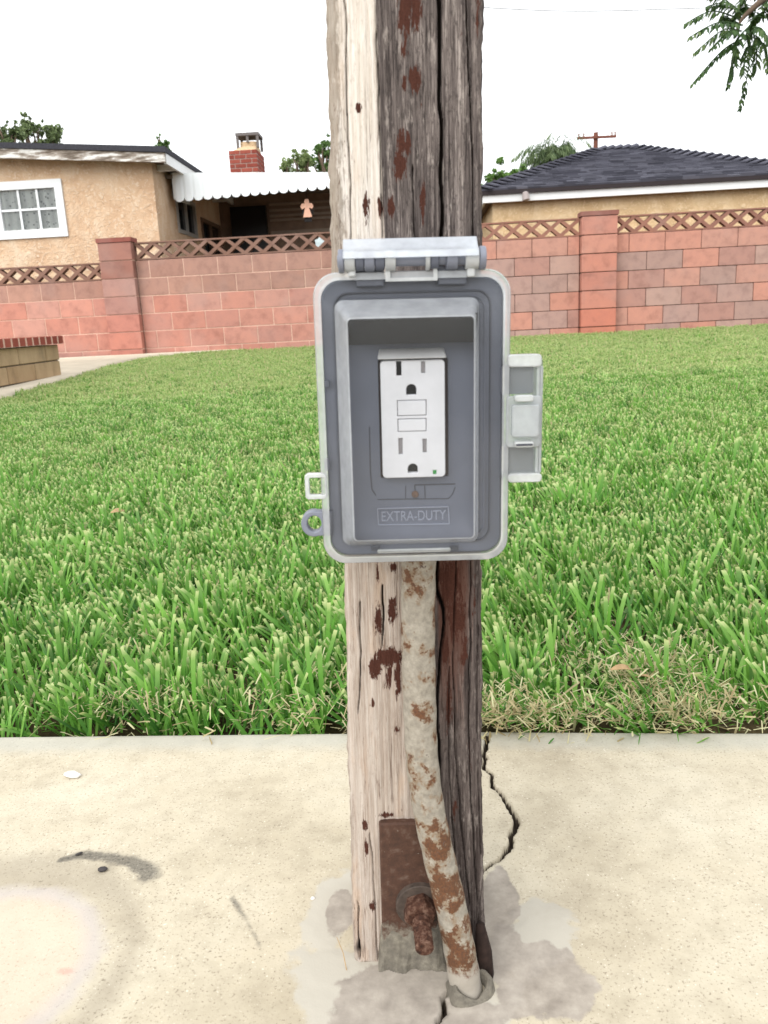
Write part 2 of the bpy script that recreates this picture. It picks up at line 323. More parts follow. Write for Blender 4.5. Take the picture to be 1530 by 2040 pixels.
def perimeter():
    P_ = []; rl, rr_ = 0.11, 0.07                  # corner rounding (fractions of the half width)
    for k in range(14): a = math.pi/2*k/13; P_.append((-1+rl-rl*math.cos(a), (rl-rl*math.sin(a))*0.5, -math.cos(a), -math.sin(a)))
    for a in np.linspace(-1+rl, 1-rr_, 150)[1:-1]: P_.append((a, 0, 0, -1))
    for k in range(12): a = math.pi/2*k/11; P_.append((1-rr_+rr_*math.sin(a), (rr_-rr_*math.cos(a))*0.5, math.sin(a), -math.cos(a)))
    for b in np.linspace(rr_*0.5, 1, 14)[1:]: P_.append((1, b, 1, 0))
    for a in np.linspace(1, -1, 10)[1:]: P_.append((a, 1, 0, 1))
    for b in np.linspace(1, rl*0.5, 14)[1:-1]: P_.append((-1, b, -1, 0))
    return np.array(P_)
PP = perimeter(); xl = np.interp(zr, ez, exl); xr = np.interp(zr, ez, exr); cx = (xl+xr)/2; hw = (xr-xl)/2
X = cx[:, None]+hw[:, None]*PP[None, :, 0]; Y = np.repeat(PP[None, :, 1]*0.089, len(zr), 0); Zp = np.repeat(zr[:, None], len(PP), 1)
u = (PP[:, 0]+1)/2; Ua = np.repeat(u[None], len(zr), 0); front = np.repeat(((PP[:, 1] < 0.06))[None], len(zr), 0)
sarc = np.cumsum(np.r_[0, np.hypot(np.diff(PP[:, 0])*0.0445, np.diff(PP[:, 1])*0.089)]); SA = np.repeat(sarc[None], len(zr), 0)
disp = (vnoise(SA, Zp, 0.0022, 0.10, 11, 2)-0.5)*0.0008+(vnoise(SA, Zp, 0.012, 0.25, 12, 2)-0.5)*0.0022
bark = np.clip(1-(Ua-0.02)/0.13, 0, 1)*sm(Zp, 0.25, 0.42)
disp += bark*(vnoise(SA, Zp, 0.005, 0.012, 13, 3)-0.5)*0.004+(vnoise(SA, Zp, 0.01, 0.03, 14, 3)-0.5)*0.0012
edge_nib = (np.abs(PP[:, 0]) > 0.97)[None]*(vnoise(SA, Zp, 0.02, 0.007, 15, 3)-0.5)*0.0022; disp += edge_nib
L_ = lambda *p: loc(*p)
checks = [([L_(873, -60), L_(877, 120), L_(879, 260), L_(881, 480), L_(882, 560), L_(878, 800), L_(871, 1110), L_(871, 1180), L_(884, 1215), L_(884, 1245), L_(876, 1290), L_(871, 1420), L_(876, 1560), L_(884, 1700), L_(890, 1800)], [0.0009]*8+[0.0008, 0.0008, 0.0006, 0.0006, 0.0005, 0.0004, 0.0003], 0.012),
          ([L_(681, -60), L_(690, 90), L_(693, 250), L_(700, 480), L_(704, 560)], [0.0003, 0.0004, 0.0004, 0.0003, 0.0002], 0.004),
          ([L_(748, 60), L_(752, 160), L_(757, 300), L_(762, 470)], [0.0004, 0.0005, 0.0004, 0.0003], 0.004),
          ([L_(928, -60), L_(932, 130), L_(940, 300), L_(944, 480)], [0.0004, 0.0004, 0.0003, 0.0003], 0.005),
          ([L_(822, 330), L_(825, 480)], [0.0003, 0.0003], 0.004),
          ([L_(762, 1170), L_(764, 1230), L_(760, 1290)], [0.0005, 0.0006, 0.0003], 0.005),
          ([L_(716, 1200), L_(719, 1300), L_(714, 1420)], [0.0004, 0.0005, 0.0003], 0.004),
          ([L_(907, 1110), L_(905, 1200), L_(903, 1330), L_(908, 1500), L_(918, 1640), L_(936, 1800)], [0.0003, 0.0003, 0.0003, 0.0004, 0.0004, 0.0003], 0.004),
          ([L_(936, 1110), L_(937, 1300), L_(934, 1480), L_(944, 1680), L_(952, 1800)], [0.0003, 0.0004, 0.0004, 0.0004, 0.0003], 0.004),
          ([L_(952, 1250), L_(951, 1450), L_(958, 1700)], [0.0002]*3, 0.003), ([L_(895, 1330), L_(893, 1500), L_(905, 1700)], [0.0003]*3, 0.004),
          ([L_(737, 1660), L_(745, 1760), L_(752, 1910)], [0.0003, 0.0003, 0.0005], 0.003), ([L_(712, 1800), L_(716, 1910)], [0.0004, 0.0010], 0.006), ([L_(966, 1750), L_(960, 1850), L_(966, 1920)], [0.001, 0.003, 0.004], 0.012)]
wobx = (vnoise(X, Zp, 0.01, 0.02, 21)-0.5)*0.0022
cdep = np.zeros_like(X)
for pts, wd, dep in checks: cdep = np.maximum(cdep, np.where(front, dep*(1-sm(poly_dist(X+wobx, Zp, pts, wd), 0.55, 1.5)), 0))
disp -= cdep
X2 = X+PP[None, :, 2]*disp; Y2 = Y+PP[None, :, 3]*disp
X2[-1] = cx[-1]; Y2[-1] = 0.045
post = grid_mesh('timber', X2, Y2, Zp, closed_u=True)
zc = 0.39
n1 = (vnoise(X, Zp, 0.008, 0.2, 31)-0.5)
palem = np.where(Zp > zc, 1.0-sm(Ua+n1*0.3, 0.22, 0.44), 1.0-sm(Ua+n1*0.1, 0.44, 0.62))
palem = np.where((Zp > zc) & (Ua > 0.42) & (Ua < 0.68), palem+0.22+n1*0.3, palem); palem = np.where((Zp < zc) & (Ua > 0.62), palem+0.10*sm(Zp, 0.25, 0.0), palem)
palem = np.where(PP[None, :, 1] > 0.06, np.where(PP[None, :, 0] > 0, 0.15, 0.8), palem)
brown = np.where(Zp < zc, sm(Ua, 0.62, 0.7)*(0.25+0.6*sm(Zp, 0.12, 0.3))*(1-sm(Ua, 0.80, 0.98)*0.6), 0.18*sm(Ua, .6, .8)+0.0)
paintm = np.zeros_like(X)
for px, py, rx, ry, st in [(806, 20, 13, 52, 1), (830, 15, 11, 38, 1), (826, 158, 12, 26, 1), (805, 168, 6, 12, .9), (805, 100, 7, 20, .8), (800, 285, 10, 22, .9), (812, 290, 7, 26, .9), (797, 328, 13, 30, 1), (730, 415, 7, 32, .8), (758, 410, 7, 22, .9), (779, 413, 8, 20, 1), (842, 405, 5, 45, .9),
                       (714, 215, 6, 9, .9), (836, 210, 8, 8, .6), (918, 70, 5, 10, .6), (952, 30, 5, 38, .7), (775, 1310, 38, 22, 1.05), (747, 1330, 14, 30, 1.0), (793, 1350, 8, 55, .95), (775, 1350, 10, 35, .8), (754, 1235, 9, 34, .95), (782, 1215, 10, 32, .95), (783, 1130, 9, 16, .9), (752, 1140, 4, 25, .7), (742, 1400, 5, 15, .8), (790, 1455, 8, 12, .8), (895, 1160, 26, 60, .95), (908, 1230, 22, 60, .85), (893, 1400, 8, 90, .75), (888, 1300, 10, 50, .8),
                       (925, 1300, 10, 60, .6), (727, 1645, 8, 16, .9), (730, 1690, 5, 26, .95), (742, 1805, 9, 16, .9), (769, 1625, 20, 8, .9), (905, 1610, 8, 30, .7), (935, 1500, 6, 60, .5), (945, 1200, 8, 80, .5)]:
    x_, z_ = loc(px, py); k = 0.00031; paintm = np.maximum(paintm, np.where(front, st*(1.35-0.85*ellipse_mask(X, Zp, x_, z_, rx*k, ry*k)), 0))
rot = np.where(front, np.maximum.reduce([0.75-0.7*ellipse_mask(X, Zp, *loc(714, 1890), 0.010, 0.016), 1.2-ellipse_mask(X, Zp, *loc(967, 1880), 0.006, 0.03), 0.7*(1-sm(Zp, -0.002, 0.004))]), 0)
rot = np.maximum(rot, sm(cdep, 0.0015, 0.006)*1.2)
for nme, a in (('pale', palem), ('brown', brown), ('paint', paintm), ('rot', rot), ('bark', bark), ('low', 1-sm(Zp, 0.33, 0.40)), ('bleach', sm(Zp, 0.36, 0.46)*np.clip(1.1-np.abs(Ua-0.2)*2.5, 0, 1))): set_attr(post, nme, np.clip(a, 0, 1.4))
wp = thing('wooden_post', 'weathered grey square timber post with flaking brown paint, standing in the patio concrete', 'post', T)
ob('timber', post, mat_wood(), wp)
# steel strap, washer, nut and bolt at the foot of the post
def mat_rust_plate():
    t = NT('painted_steel'); o = t.coord(); v = t.noise(o, 160, 6, 0.7); f = t.noise(o, 500, 4, 0.8)
    c = t.ramp(v, [(0.3, S(76, 54, 44, .55)), (0.55, S(98, 68, 54, .55)), (0.75, S(124, 104, 92, .6))])
    zz = t.n('ShaderNodeSeparateXYZ'); t.put(zz.inputs[0], o)
    c = t.mix(t.step(t.math('ADD', zz.outputs[2], t.math('MULTIPLY', t.math('SUBTRACT', v, .5), .06)), 0.036, 0.020), c, S(150, 140, 126, .6))
    c = t.mix(t.step(f, 0.68, 0.72), c, S(196, 186, 172, .8)); t.bump(v, 0.5, 0.001); return t.done(c, 0.75, 0.3)
def mat_rust_bolt():
    t = NT('rusted_bolt'); o = t.coord(); v = t.noise(o, 260, 6, 0.7)
    t.bump(v, 0.35, 0.0005); return t.done(t.ramp(v, [(0.32, S(56, 36, 28, .45)), (0.5, S(92, 58, 43, .5)), (0.68, S(140, 110, 94, .6))]), 0.85, 0.25)
MPL = mat_rust_plate(); MBO = mat_rust_bolt()
a = loc(755, 1640, -0.004); b = loc(872, 1860, -0.004); mb = MB(); mb.box(a[0], b[0], -0.005, 0.004, 0.012, a[1]); part('strap', mb, MPL, wp, bevel=0.0012)
wx, wz = loc(836, 1802, -0.007)
def disc(x, z, y0, y1, r, n=28, inner=None):
    mb = MB(); ring = lambda rr, y: [(x+rr*math.cos(2*math.pi*k/n), y, z+rr*math.sin(2*math.pi*k/n)) for k in range(n)]
    e = min(0.0006, r*0.1)
    mb.loops([ring(r, y1), ring(r, y0+e), ring(r-e, y0)], cap0=True, cap1=True); return mb
part('washer', disc(wx, wz, -0.0095, -0.0035, 0.0165), simple('washer_steel', S(84, 72, 64, .7), 0.75, 0.3, 0.4, 180), wp, smooth=True)
mb = MB(); ring = lambda rr, y: [(wx+rr*math.cos(math.pi/3*k+.3), y, wz+rr*math.sin(math.pi/3*k+.3)) for k in range(6)]
mb.loops([ring(0.0118, -0.0085), ring(0.0118, -0.0180), ring(0.0102, -0.0205)], cap0=True, cap1=True); part('nut', mb, MBO, wp, bevel=0.0007)
mb = MB(); n = 20; LL = []
for k in range(30):
    y = -0.015-0.0009*k; rr = 0.0050+0.0012*(k % 4 < 2)-(0.0012 if k > 28 else 0)
    LL.append([(wx+0.0004*k*0.12+rr*math.cos(2*math.pi*j/n), y, wz-0.0002*k+rr*math.sin(2*math.pi*j/n)) for j in range(n)])
mb.loops(LL, cap0=True, cap1=True); part('bolt', mb, MBO, wp)
# crumbled grout at the post foot
def mat_grout():
    t = NT('grout'); o = t.coord(); v = t.noise(o, 120, 6, 0.7); t.bump(v, 0.8, 0.003)
    return t.done(t.ramp(v, [(0.3, S(104, 98, 90, .6)), (0.55, S(142, 135, 122, .6)), (0.8, S(178, 170, 152, .66))]), 0.9, 0.2)
MGR = mat_grout()
xs = np.linspace(loc(752, 1900)[0], loc(890, 1900)[0], 60); ys = np.linspace(-0.020, 0.002, 26); XX, YY = np.meshgrid(xs, ys)
ZZ = 0.001+0.034*sm(YY+0.012*(vnoise(XX, YY*0, 0.012, 1.0, 43)-.5), -0.014, -0.003)*(0.55+0.9*vnoise(XX, YY, 0.02, 0.02, 41, 3))*np.clip((XX-xs[0])/0.004, 0, 1)*np.clip((xs[-1]-XX)/0.004, 0, 1)+(vnoise(XX, YY, .006, .006, 42)-.5)*.004
ZZ = np.where(YY < -0.016+0.012*vnoise(XX, YY*0, 0.01, 1.0, 44), -0.006, ZZ); ZZ[0] = -0.01; ZZ[:, 0] = -0.01; ZZ[:, -1] = -0.01
ob('grout', grid_mesh('grout', XX, YY, ZZ), MGR, wp)

# ------------------------------------------------------------------ conduit
def mat_conduit():
    t = NT('rusty_galvanised_pipe'); o = t.coord()
    zz = t.n('ShaderNodeSeparateXYZ'); t.put(zz.inputs[0], o)
    a = t.noise(o, 62, 6, 0.68); b = t.noise(o, 230, 5, 0.7); f = t.noise(o, 700, 3, 0.7)
    c = t.ramp(b, [(0.3, S(140, 132, 120, .66)), (0.55, S(172, 164, 150, .66)), (0.75, S(194, 187, 173, .68))])
    low = t.step(zz.outputs[2], 0.16, 0.06)
    lvl = t.math('ADD', a, t.math('MULTIPLY', low, 0.09))
    c = t.mix(t.math('MULTIPLY', t.step(lvl, 0.50, 0.60), 0.55), c, S(160, 122, 78, .5))
    c = t.mix(t.math('MULTIPLY', t.step(t.math('ADD', lvl, t.math('MULTIPLY', t.math('SUBTRACT', b, .5), .35)), 0.555, 0.615), 0.92), c, t.ramp(f, [(0.3, S(72, 44, 28, .7)), (0.7, S(120, 72, 38, .65))]))
    c = t.mix(t.step(b, 0.645, 0.70), c, S(88, 74, 68))
    c = t.mix(t.step(t.math('ADD', zz.outputs[2], t.math('MULTIPLY', t.math('SUBTRACT', b, .5), .02)), 0.024, 0.016), c, S(168, 160, 148, .75))
    t.bump(t.math('ADD', a, t.math('MULTIPLY', b, 0.5)), 0.5, 0.0015); return t.done(c, 0.72, 0.35)
cpx = [(834, 1050, -0.0125), (834, 1140, -0.0125), (833, 1260, -0.0125), (836, 1400, -0.0125), (840, 1500, -0.0130), (852, 1600, -0.0145), (873, 1700, -0.0170), (897, 1800, -0.0205), (915, 1890, -0.0240), (927, 1960, -0.027), (936, 2010, -0.030)]
cp = [Vector((loc(p[0], p[1], p[2])[0], p[2], loc(p[0], p[1], p[2])[1])) for p in cpx]
def spline(pts, m=6):
    out = []
    for i in range(len(pts)-1):
        p0, p1, p2, p3 = pts[max(i-1, 0)], pts[i], pts[i+1], pts[min(i+2, len(pts)-1)]
        for k in range(m):
            t = k/m; out.append(0.5*((2*p1)+(-p0+p2)*t+(2*p0-5*p1+4*p2-p3)*t*t+(-p0+3*p1-3*p2+p3)*t**3))
    return out+[pts[-1]]
cpath = spline(cp, 8); mb = MB(); mb.tube(cpath, [0.0106+0.00025*math.sin(i*1.3)+0.0006*max(0, (i-60)/20) for i in range(len(cpath))], 28)
cobj = thing('conduit_pipe', 'rust-stained grey steel conduit bending down the post from the outlet box into the concrete', 'pipe', T)
part('pipe', mb, mat_conduit(), cobj, smooth=2)
# broken cement collar with a dark cone in place of the shaded hole behind it
cb = cpath[-7]; mb = MB(); n = 26; LL = []
for (rr, z) in ((0.0180, -0.012), (0.0170, -0.002), (0.0150, 0.004), (0.0125, 0.008), (0.0108, 0.007), (0.0100, -0.01)):
    LL.append([(cb.x+0.001+(rr+0.0025*math.sin(3*a_+1)*(z > -0.01))*math.cos(a_), cb.y-0.002+(rr+0.002*math.cos(2*a_))*math.sin(a_), z+0.004*math.sin(2*a_+0.6)*(z > 0)) for a_ in [2*math.pi*k/n for k in range(n)]])
mb.loops(LL); part('cement_collar', mb, MGR, cobj, smooth=2)
mb = MB(); mb.tube([(cb.x+0.012, cb.y+0.012, 0.001), (cb.x+0.013, cb.y+0.013, 0.020), (cb.x+0.011, cb.y+0.015, 0.040)], [0.0085, 0.006, 0.003], 10)
part('torn_collar', mb, simple('cavity_dark', S(42, 31, 27), 0.9, 0.2, 0.4, 200), cobj, smooth=2)

# ------------------------------------------------------------------ outlet box
def rr(x0, x1, z0, z1, r, y, n=7, dx=0.0):
    out = []
    for cx_, cz_, a0 in ((x1-r, z1-r, 0), (x0+r, z1-r, 90), (x0+r, z0+r, 180), (x1-r, z0+r, 270)):
        for k in range(n+1): a_ = R_(a0+90*k/n); out.append((cx_+r*math.cos(a_), y, cz_+r*math.sin(a_)))
    return out
def flat(loopset, y0, y1, name, bevel=0.0):        # plate with holes: loops of (x, z); outer first
    cu = bpy.data.curves.new(name, 'CURVE'); cu.dimensions = '2D'; cu.fill_mode = 'BOTH'; cu.extrude = abs(y1-y0)/2-bevel; cu.bevel_depth = bevel; cu.bevel_resolution = 1; cu.offset = -bevel
    for lp in loopset:
        sp = cu.splines.new('POLY'); sp.points.add(len(lp)-1); sp.use_cyclic_u = True
        for q, p in zip(sp.points, lp): q.co = (p[0], p[1], 0, 1)
    tmp = bpy.data.objects.new(name, cu); me = bpy.data.meshes.new_from_object(tmp); bpy.data.objects.remove(tmp)
    me.transform(Matrix(((1, 0, 0, 0), (0, 0, -1, (y0+y1)/2), (0, 1, 0, 0), (0, 0, 0, 1)))); me.materials.clear(); return me
xz = lambda lp: [(p[0], p[2]) for p in lp]
def mat_grey(name, col, rough, bump=0.12):
    t = NT(name); o = t.coord(); v = t.noise(o, 1400, 2, 0.6); d = t.noise(o, 70, 4, 0.6)
    lo = tuple(c*0.88 for c in col[:3])+(1,); t.bump(v, bump, 0.0004)
    return t.done(t.ramp(d, [(0.3, lo), (0.7, col)]), rough, 0.45)
GREY = mat_grey('grey_plastic', S(114, 118, 131), 0.42); DGREY = mat_grey('dark_grey_plastic', S(88, 92, 105), 0.38); GASK = mat_grey('gasket_grey', S(92, 95, 104), 0.55)
WHITE = mat_grey('white_nylon', S(196, 196, 200), 0.32, 0.05)
BLACK = simple('slot_black', (0.004, 0.004, 0.004, 1), 0.6, 0.2); BRASS = mat_grey('slot_metal', S(120, 116, 118), 0.4)
def mat_clear(name, haze, tint, rough, diff=(0.80, 0.83, 0.86, 1), fine=0.0):
    t = NT(name); o = t.coord(); t.t.nodes.remove(t.b)
    tr = t.n('ShaderNodeBsdfTransparent'); tr.inputs[0].default_value = tint
    df = t.n('ShaderNodeBsdfTranslucent'); df.inputs[0].default_value = diff; d2 = t.n('ShaderNodeBsdfDiffuse'); d2.inputs[0].default_value = diff
    m0 = t.n('ShaderNodeMixShader'); m0.inputs[0].default_value = 0.6; t.put(m0.inputs[1], df.outputs[0]); t.put(m0.inputs[2], d2.outputs[0])
    m1 = t.n('ShaderNodeMixShader'); t.put(m1.inputs[1], tr.outputs[0]); t.put(m1.inputs[2], m0.outputs[0])
    v = t.noise(o, 120, 5, 0.6); t.put(m1.inputs[0], t.math('ADD', haze*0.7, t.math('MULTIPLY', v, haze*0.6)))
    gl = t.n('ShaderNodeBsdfGlossy'); gl.inputs['Roughness'].default_value = rough; fr = t.n('ShaderNodeFresnel'); fr.inputs[0].default_value = 1.5
    bp = t.n('ShaderNodeBump'); t.put(bp.inputs['Height'], t.noise(o, 900, 2)); bp.inputs['Strength'].default_value = 0.08; bp.inputs['Distance'].default_value = 0.0004
    t.put(gl.inputs['Normal'], bp.outputs[0])
    m2 = t.n('ShaderNodeMixShader'); t.put(m2.inputs[0], fr.outputs[0]); t.put(m2.inputs[1], m1.outputs[0]); t.put(m2.inputs[2], gl.outputs[0])
    t.put(t.out.inputs['Surface'], m2.outputs[0]); return t.m
CLEAR = mat_clear('clear_polycarbonate', 0.025, (0.94, 0.95, 0.96, 1), 0.10)
CLEARB = mat_clear('clear_polycarbonate_walls', 0.42, (0.90, 0.92, 0.94, 1), 0.22, (0.84, 0.87, 0.92, 1))  # whitish haze stands in for bright sky highlights on the walls
FROST = mat_clear('frosted_polycarbonate', 0.47, (0.93, 0.95, 0.95, 1), 0.18)
FROSTW = mat_clear('frosted_polycarbonate_thick', 0.62, (0.93, 0.96, 0.95, 1), 0.15, (0.9, 0.92, 0.93, 1))

YF = -0.052                                         # front of the grey flange
def ext(pts, y):                                    # mean rectangle of four pixel corners tl, tr, br, bl on plane y
    q = [loc(*p, y) for p in pts]; return (q[0][0]+q[3][0])/2, (q[1][0]+q[2][0])/2, (q[2][1]+q[3][1])/2, (q[0][1]+q[1][1])/2
bx0, bx1, bz0, bz1 = ext([(622, 541), (1018, 537), (1012, 1119), (645, 1119)], -0.058)
print('lid mm', (bx1-bx0)*1000, (bz1-bz0)*1000)
box = thing('outlet_box', 'weatherproof grey outlet box with clear hinged cover fixed to the wooden post', 'outlet box', T)
fx0, fx1, fz0, fz1 = ext([(637, 556), (1003, 552), (998, 1103), (660, 1103)], YF)
body = MB(); body.loops([rr(fx0+0.006, fx1-0.006, fz0+0.006, fz1-0.006, 0.008, 0.003), rr(fx0+0.006, fx1-0.006, fz0+0.006, fz1-0.006, 0.008, -0.043), rr(fx0, fx1, fz0, fz1, 0.010, -0.043), rr(fx0, fx1, fz0, fz1, 0.010, YF+0.001), rr(fx0+0.001, fx1-0.001, fz0+0.001, fz1-0.001, 0.0095, YF)], cap0=True, cap1=True)
part('base', body, GREY, box, smooth=True)
for i, (ins, wdt, h) in enumerate(((0.0062, 0.0012, 0.0016), (0.0092, 0.0012, 0.0014), (0.0122, 0.0012, 0.0012))):
    q = lambda d, y: rr(fx0+ins+d, fx1-ins-d, fz0+ins+d, fz1-ins-d, max(0.0105-ins*0.35-d, 0.002), y)
    mb = MB(); mb.loops([q(0, YF+0.0005), q(0.0003, YF-h), q(wdt-0.0003, YF-h), q(wdt, YF+0.0005)]); part('gasket_rib', mb, GASK if i != 1 else GREY, box, smooth=True)
# inner plate with the opening for the receptacle
YP = -0.0550
px0, px1, pz0, pz1 = ext([(675, 612), (958, 610), (950, 1080), (692, 1080)], YP)
gx0, gx1, gz0, gz1 = ext([(757, 719), (884, 716), (889, 949), (763, 953)], -0.0605)
me = flat([xz(rr(px0, px1, pz0, pz1, 0.004, 0)), xz(rr(gx0-0.0012, gx1+0.0022, gz0-0.0010, gz1+0.0006, 0.001, 0))], YP, YF+0.001, 'cover_plate'); ob('cover_plate', me, DGREY, box)
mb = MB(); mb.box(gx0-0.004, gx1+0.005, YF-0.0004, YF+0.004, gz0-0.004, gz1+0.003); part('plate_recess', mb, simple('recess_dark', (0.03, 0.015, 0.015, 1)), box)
# pale sloped strip modelled in place of the reflection above the receptacle
lx0, lz0 = loc(752, 716, -0.062); lx1, lz1 = loc(888, 692, -0.057)
mb = MB(); mb.hexa([(lx0, -0.0630, lz0), (lx1, -0.0630, lz0), (lx1, YP+0.0005, lz0), (lx0, YP+0.0005, lz0)], [(lx0+0.001, YP-0.0006, lz1), (lx1-0.001, YP-0.0006, lz1), (lx1-0.001, YP+0.0005, lz1), (lx0+0.001, YP+0.0005, lz1)])
part('reflection_strip', mb, mat_grey('reflection_grey', S(176, 175, 174), 0.5), box, bevel=0.0006)
hz1 = pz1-0.004; hz0 = gz0+0.020; hb = []                        # added dark sheet, curving forward, for the dark reflection in the upper window
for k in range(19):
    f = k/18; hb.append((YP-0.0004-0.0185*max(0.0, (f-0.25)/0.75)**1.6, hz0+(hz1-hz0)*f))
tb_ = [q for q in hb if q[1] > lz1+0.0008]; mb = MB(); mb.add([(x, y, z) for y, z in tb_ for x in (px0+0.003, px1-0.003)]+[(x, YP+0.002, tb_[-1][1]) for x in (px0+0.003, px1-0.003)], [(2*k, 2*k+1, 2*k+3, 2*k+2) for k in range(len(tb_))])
part('dark_reflection_sheet', mb, mat_grey('dark_reflection_grey', S(24, 25, 29), 0.5), box, smooth=2)
# moulded knock-out outlines on the plate: fine recessed lines shown as thin dark ribs
RIB = simple('mould_line', S(56, 58, 66), 0.6, 0.3)
def line(name, pts, wd=0.0005, mat=None, y=YP, h=0.0004):
    mb = MB()
    for a_, b_ in zip(pts[:-1], pts[1:]):
        p = loc(*a_, y); q = loc(*b_, y); mb.bar((p[0], y-h/2+0.0001, p[1]), (q[0], y-h/2+0.0001, q[1]), wd, h, (0, 1, 0))
    return part(name, mb, mat or RIB, box)
line('mould_line', [(826, 966), (907, 964)], 0.0006); line('mould_line', [(826, 966), (827, 978)], 0.0005); line('mould_line', [(846, 967), (847, 993)], 0.0005); line('mould_line', [(808, 968), (808, 993)], 0.0004)
line('mould_line', [(736, 850), (738, 940), (741, 975), (749, 987)], 0.0006); line('mould_line', [(907, 970), (901, 985), (893, 993), (752, 995)], 0.0004)
# screw
sx_, sz_ = loc(827, 985, -0.056); part('screw', disc(sx_, sz_, -0.0563, -0.0545, 0.0019, 18), simple('brown_screw', S(78, 56, 46), 0.5, 0.5, 0.3, 400), box, smooth=True)
# embossed panel
EMB = mat_grey('emboss_grey', S(128, 132, 146), 0.4); q0 = [(752, 1013), (893, 1009), (895, 1043), (754, 1045)]
line('emboss_frame', q0+[q0[0]], 0.0005, EMB, YP, 0.0010)
fc = bpy.data.curves.new('t', 'FONT'); fc.body = 'EXTRA-DUTY'; fc.align_x = 'CENTER'; fc.align_y = 'CENTER'; fc.extrude = 0.0004; fc.size = 0.0098
to = bpy.data.objects.new('t', fc); me = bpy.data.meshes.new_from_object(to); bpy.data.objects.remove(to)
ex, ez_ = loc(823.5, 1028, YP); wdt = max(v.co.x for v in me.vertices)-min(v.co.x for v in me.vertices); targ = loc(888, 1028, YP)[0]-loc(760, 1028, YP)[0]
me.transform(Matrix(((targ/wdt, 0, 0, ex), (0, 0, -1, YP-0.0003), (0, 0.80, 0, ez_), (0, 0, 0, 1)))); ob('embossed_lettering', me, EMB, box)

# receptacle
rec = ob('receptacle', None, None, box)
YG = -0.0605
def hole_slot(px, py, wp_, hp): c = loc(px, py, YG); k = 0.000272; return [(c[0]-wp_*k/2, c[1]-hp*k/2), (c[0]+wp_*k/2, c[1]-hp*k/2), (c[0]+wp_*k/2, c[1]+hp*k/2), (c[0]-wp_*k/2, c[1]+hp*k/2)]
def hole_d(px, py, wp_, hp):
    c = loc(px, py, YG); k = 0.000272; w_ = wp_*k/2; b_ = c[1]-hp*k/2; tt = c[1]+hp*k/2-w_
    return [(c[0]-w_, b_), (c[0]+w_, b_)]+[(c[0]+w_*math.cos(a_), tt+w_*math.sin(a_)) for a_ in [math.pi*k_/10 for k_ in range(11)]]
slots = [hole_slot(794.5, 733, 8, 26), hole_slot(843, 731.5, 8, 22), hole_slot(798, 889, 8, 32), hole_slot(846, 888, 8, 27)]
dholes = [hole_d(819.5, 776, 20, 20.5), hole_d(822.5, 933, 20, 18.5)]
btns = [((792, 799), (848, 797), (849, 826), (793, 828)), ((793, 836), (848, 834), (849, 857), (794, 860))]
bl = []
for q in btns:
    x0_, x1_, z0_, z1_ = ext(q, YG); bl.append((x0_, x1_, z0_, z1_))
bhole = [[(a_-0.0003, c_-0.0003), (b_+0.0003, c_-0.0003), (b_+0.0003, d_+0.0003), (a_-0.0003, d_+0.0003)] for a_, b_, c_, d_ in bl]
led = hole_slot(866, 940.5, 7, 8)
me = flat([xz(rr(gx0, gx1, gz0, gz1, 0.0022, 0))]+slots+dholes+bhole+[led], YG, -0.0515, 'face', 0.0003); fo = ob('face', me, WHITE, rec)
mb = MB(); mb.box(gx0+0.002, gx1-0.002, -0.0555, -0.0520, gz0+0.002, gz1-0.002); part('inner_body', mb, BLACK, rec)
for s_ in slots:
    mb = MB(); mb.box(s_[0][0]+0.0001, s_[1][0]-0.0001, YG+0.0008, YG+0.0030, s_[0][1]+0.0002, s_[2][1]-0.0002); part('slot_contact', mb, BRASS, rec)
for a_, b_, c_, d_ in bl:
    mb = MB(); mb.box(a_, b_, YG-0.0005, YG+0.004, c_, d_); part('button', mb, WHITE, rec, bevel=0.0003)
mb = MB(); mb.box(led[0][0], led[1][0], YG-0.0002, YG+0.002, led[0][1], led[2][1]); part('indicator_light', mb, simple('green_lens', S(30, 120, 50), 0.3, 0.5), rec, bevel=0.0002)

# clear cover: front dome, walls, flange and rim
ux0, ux1, uz0, uz1 = ext([(665, 597), (958, 593), (949, 1083), (684, 1083)], -0.0585)
vx0, vx1, vz0, vz1 = ext([(690, 631), (948, 625), (949, 1078), (700, 1078)], -0.080)
lid = ob('cover', None, None, box)
mb = MB(); mb.loops([rr(vx0+0.0012, vx1-0.0012, vz0+0.0012, vz1-0.0012, 0.002, -0.0800)], cap1=True); part('window', mb, CLEAR, lid)
mb = MB(); mb.loops([rr(ux0, ux1, uz0, uz1, 0.0045, -0.0585), rr(ux0+0.0008, ux1-0.0008, uz0+0.0008, uz1-0.0008, 0.0042, -0.0605), rr(vx0, vx1, vz0, vz1, 0.003, -0.0780), rr(vx0+0.0004, vx1-0.0004, vz0+0.0004, vz1-0.0004, 0.0026, -0.0794), rr(vx0+0.0012, vx1-0.0012, vz0+0.0012, vz1-0.0012, 0.002, -0.0800)])
part('window_wall', mb, CLEARB, lid, smooth=True)
mb = MB(); mb.loops([rr(bx0+0.004, bx1-0.004, bz0+0.004, bz1-0.004, 0.0095, -0.0590), rr(ux0, ux1, uz0, uz1, 0.0045, -0.0585)]); part('flange', mb, CLEAR, lid)
ol = lambda d, y: rr(bx0+d, bx1-d, bz0+d, bz1-d, 0.0125-d*0.6, y, 9)
mb = MB(); mb.loops([ol(0.0, -0.046), ol(0, -0.0575), ol(0.0006, -0.0588), ol(0.004, -0.0590), ol(0.004, -0.0575), ol(0.0025, -0.0565), ol(0.0022, -0.046)]); part('rim', mb, FROST, lid, smooth=True)

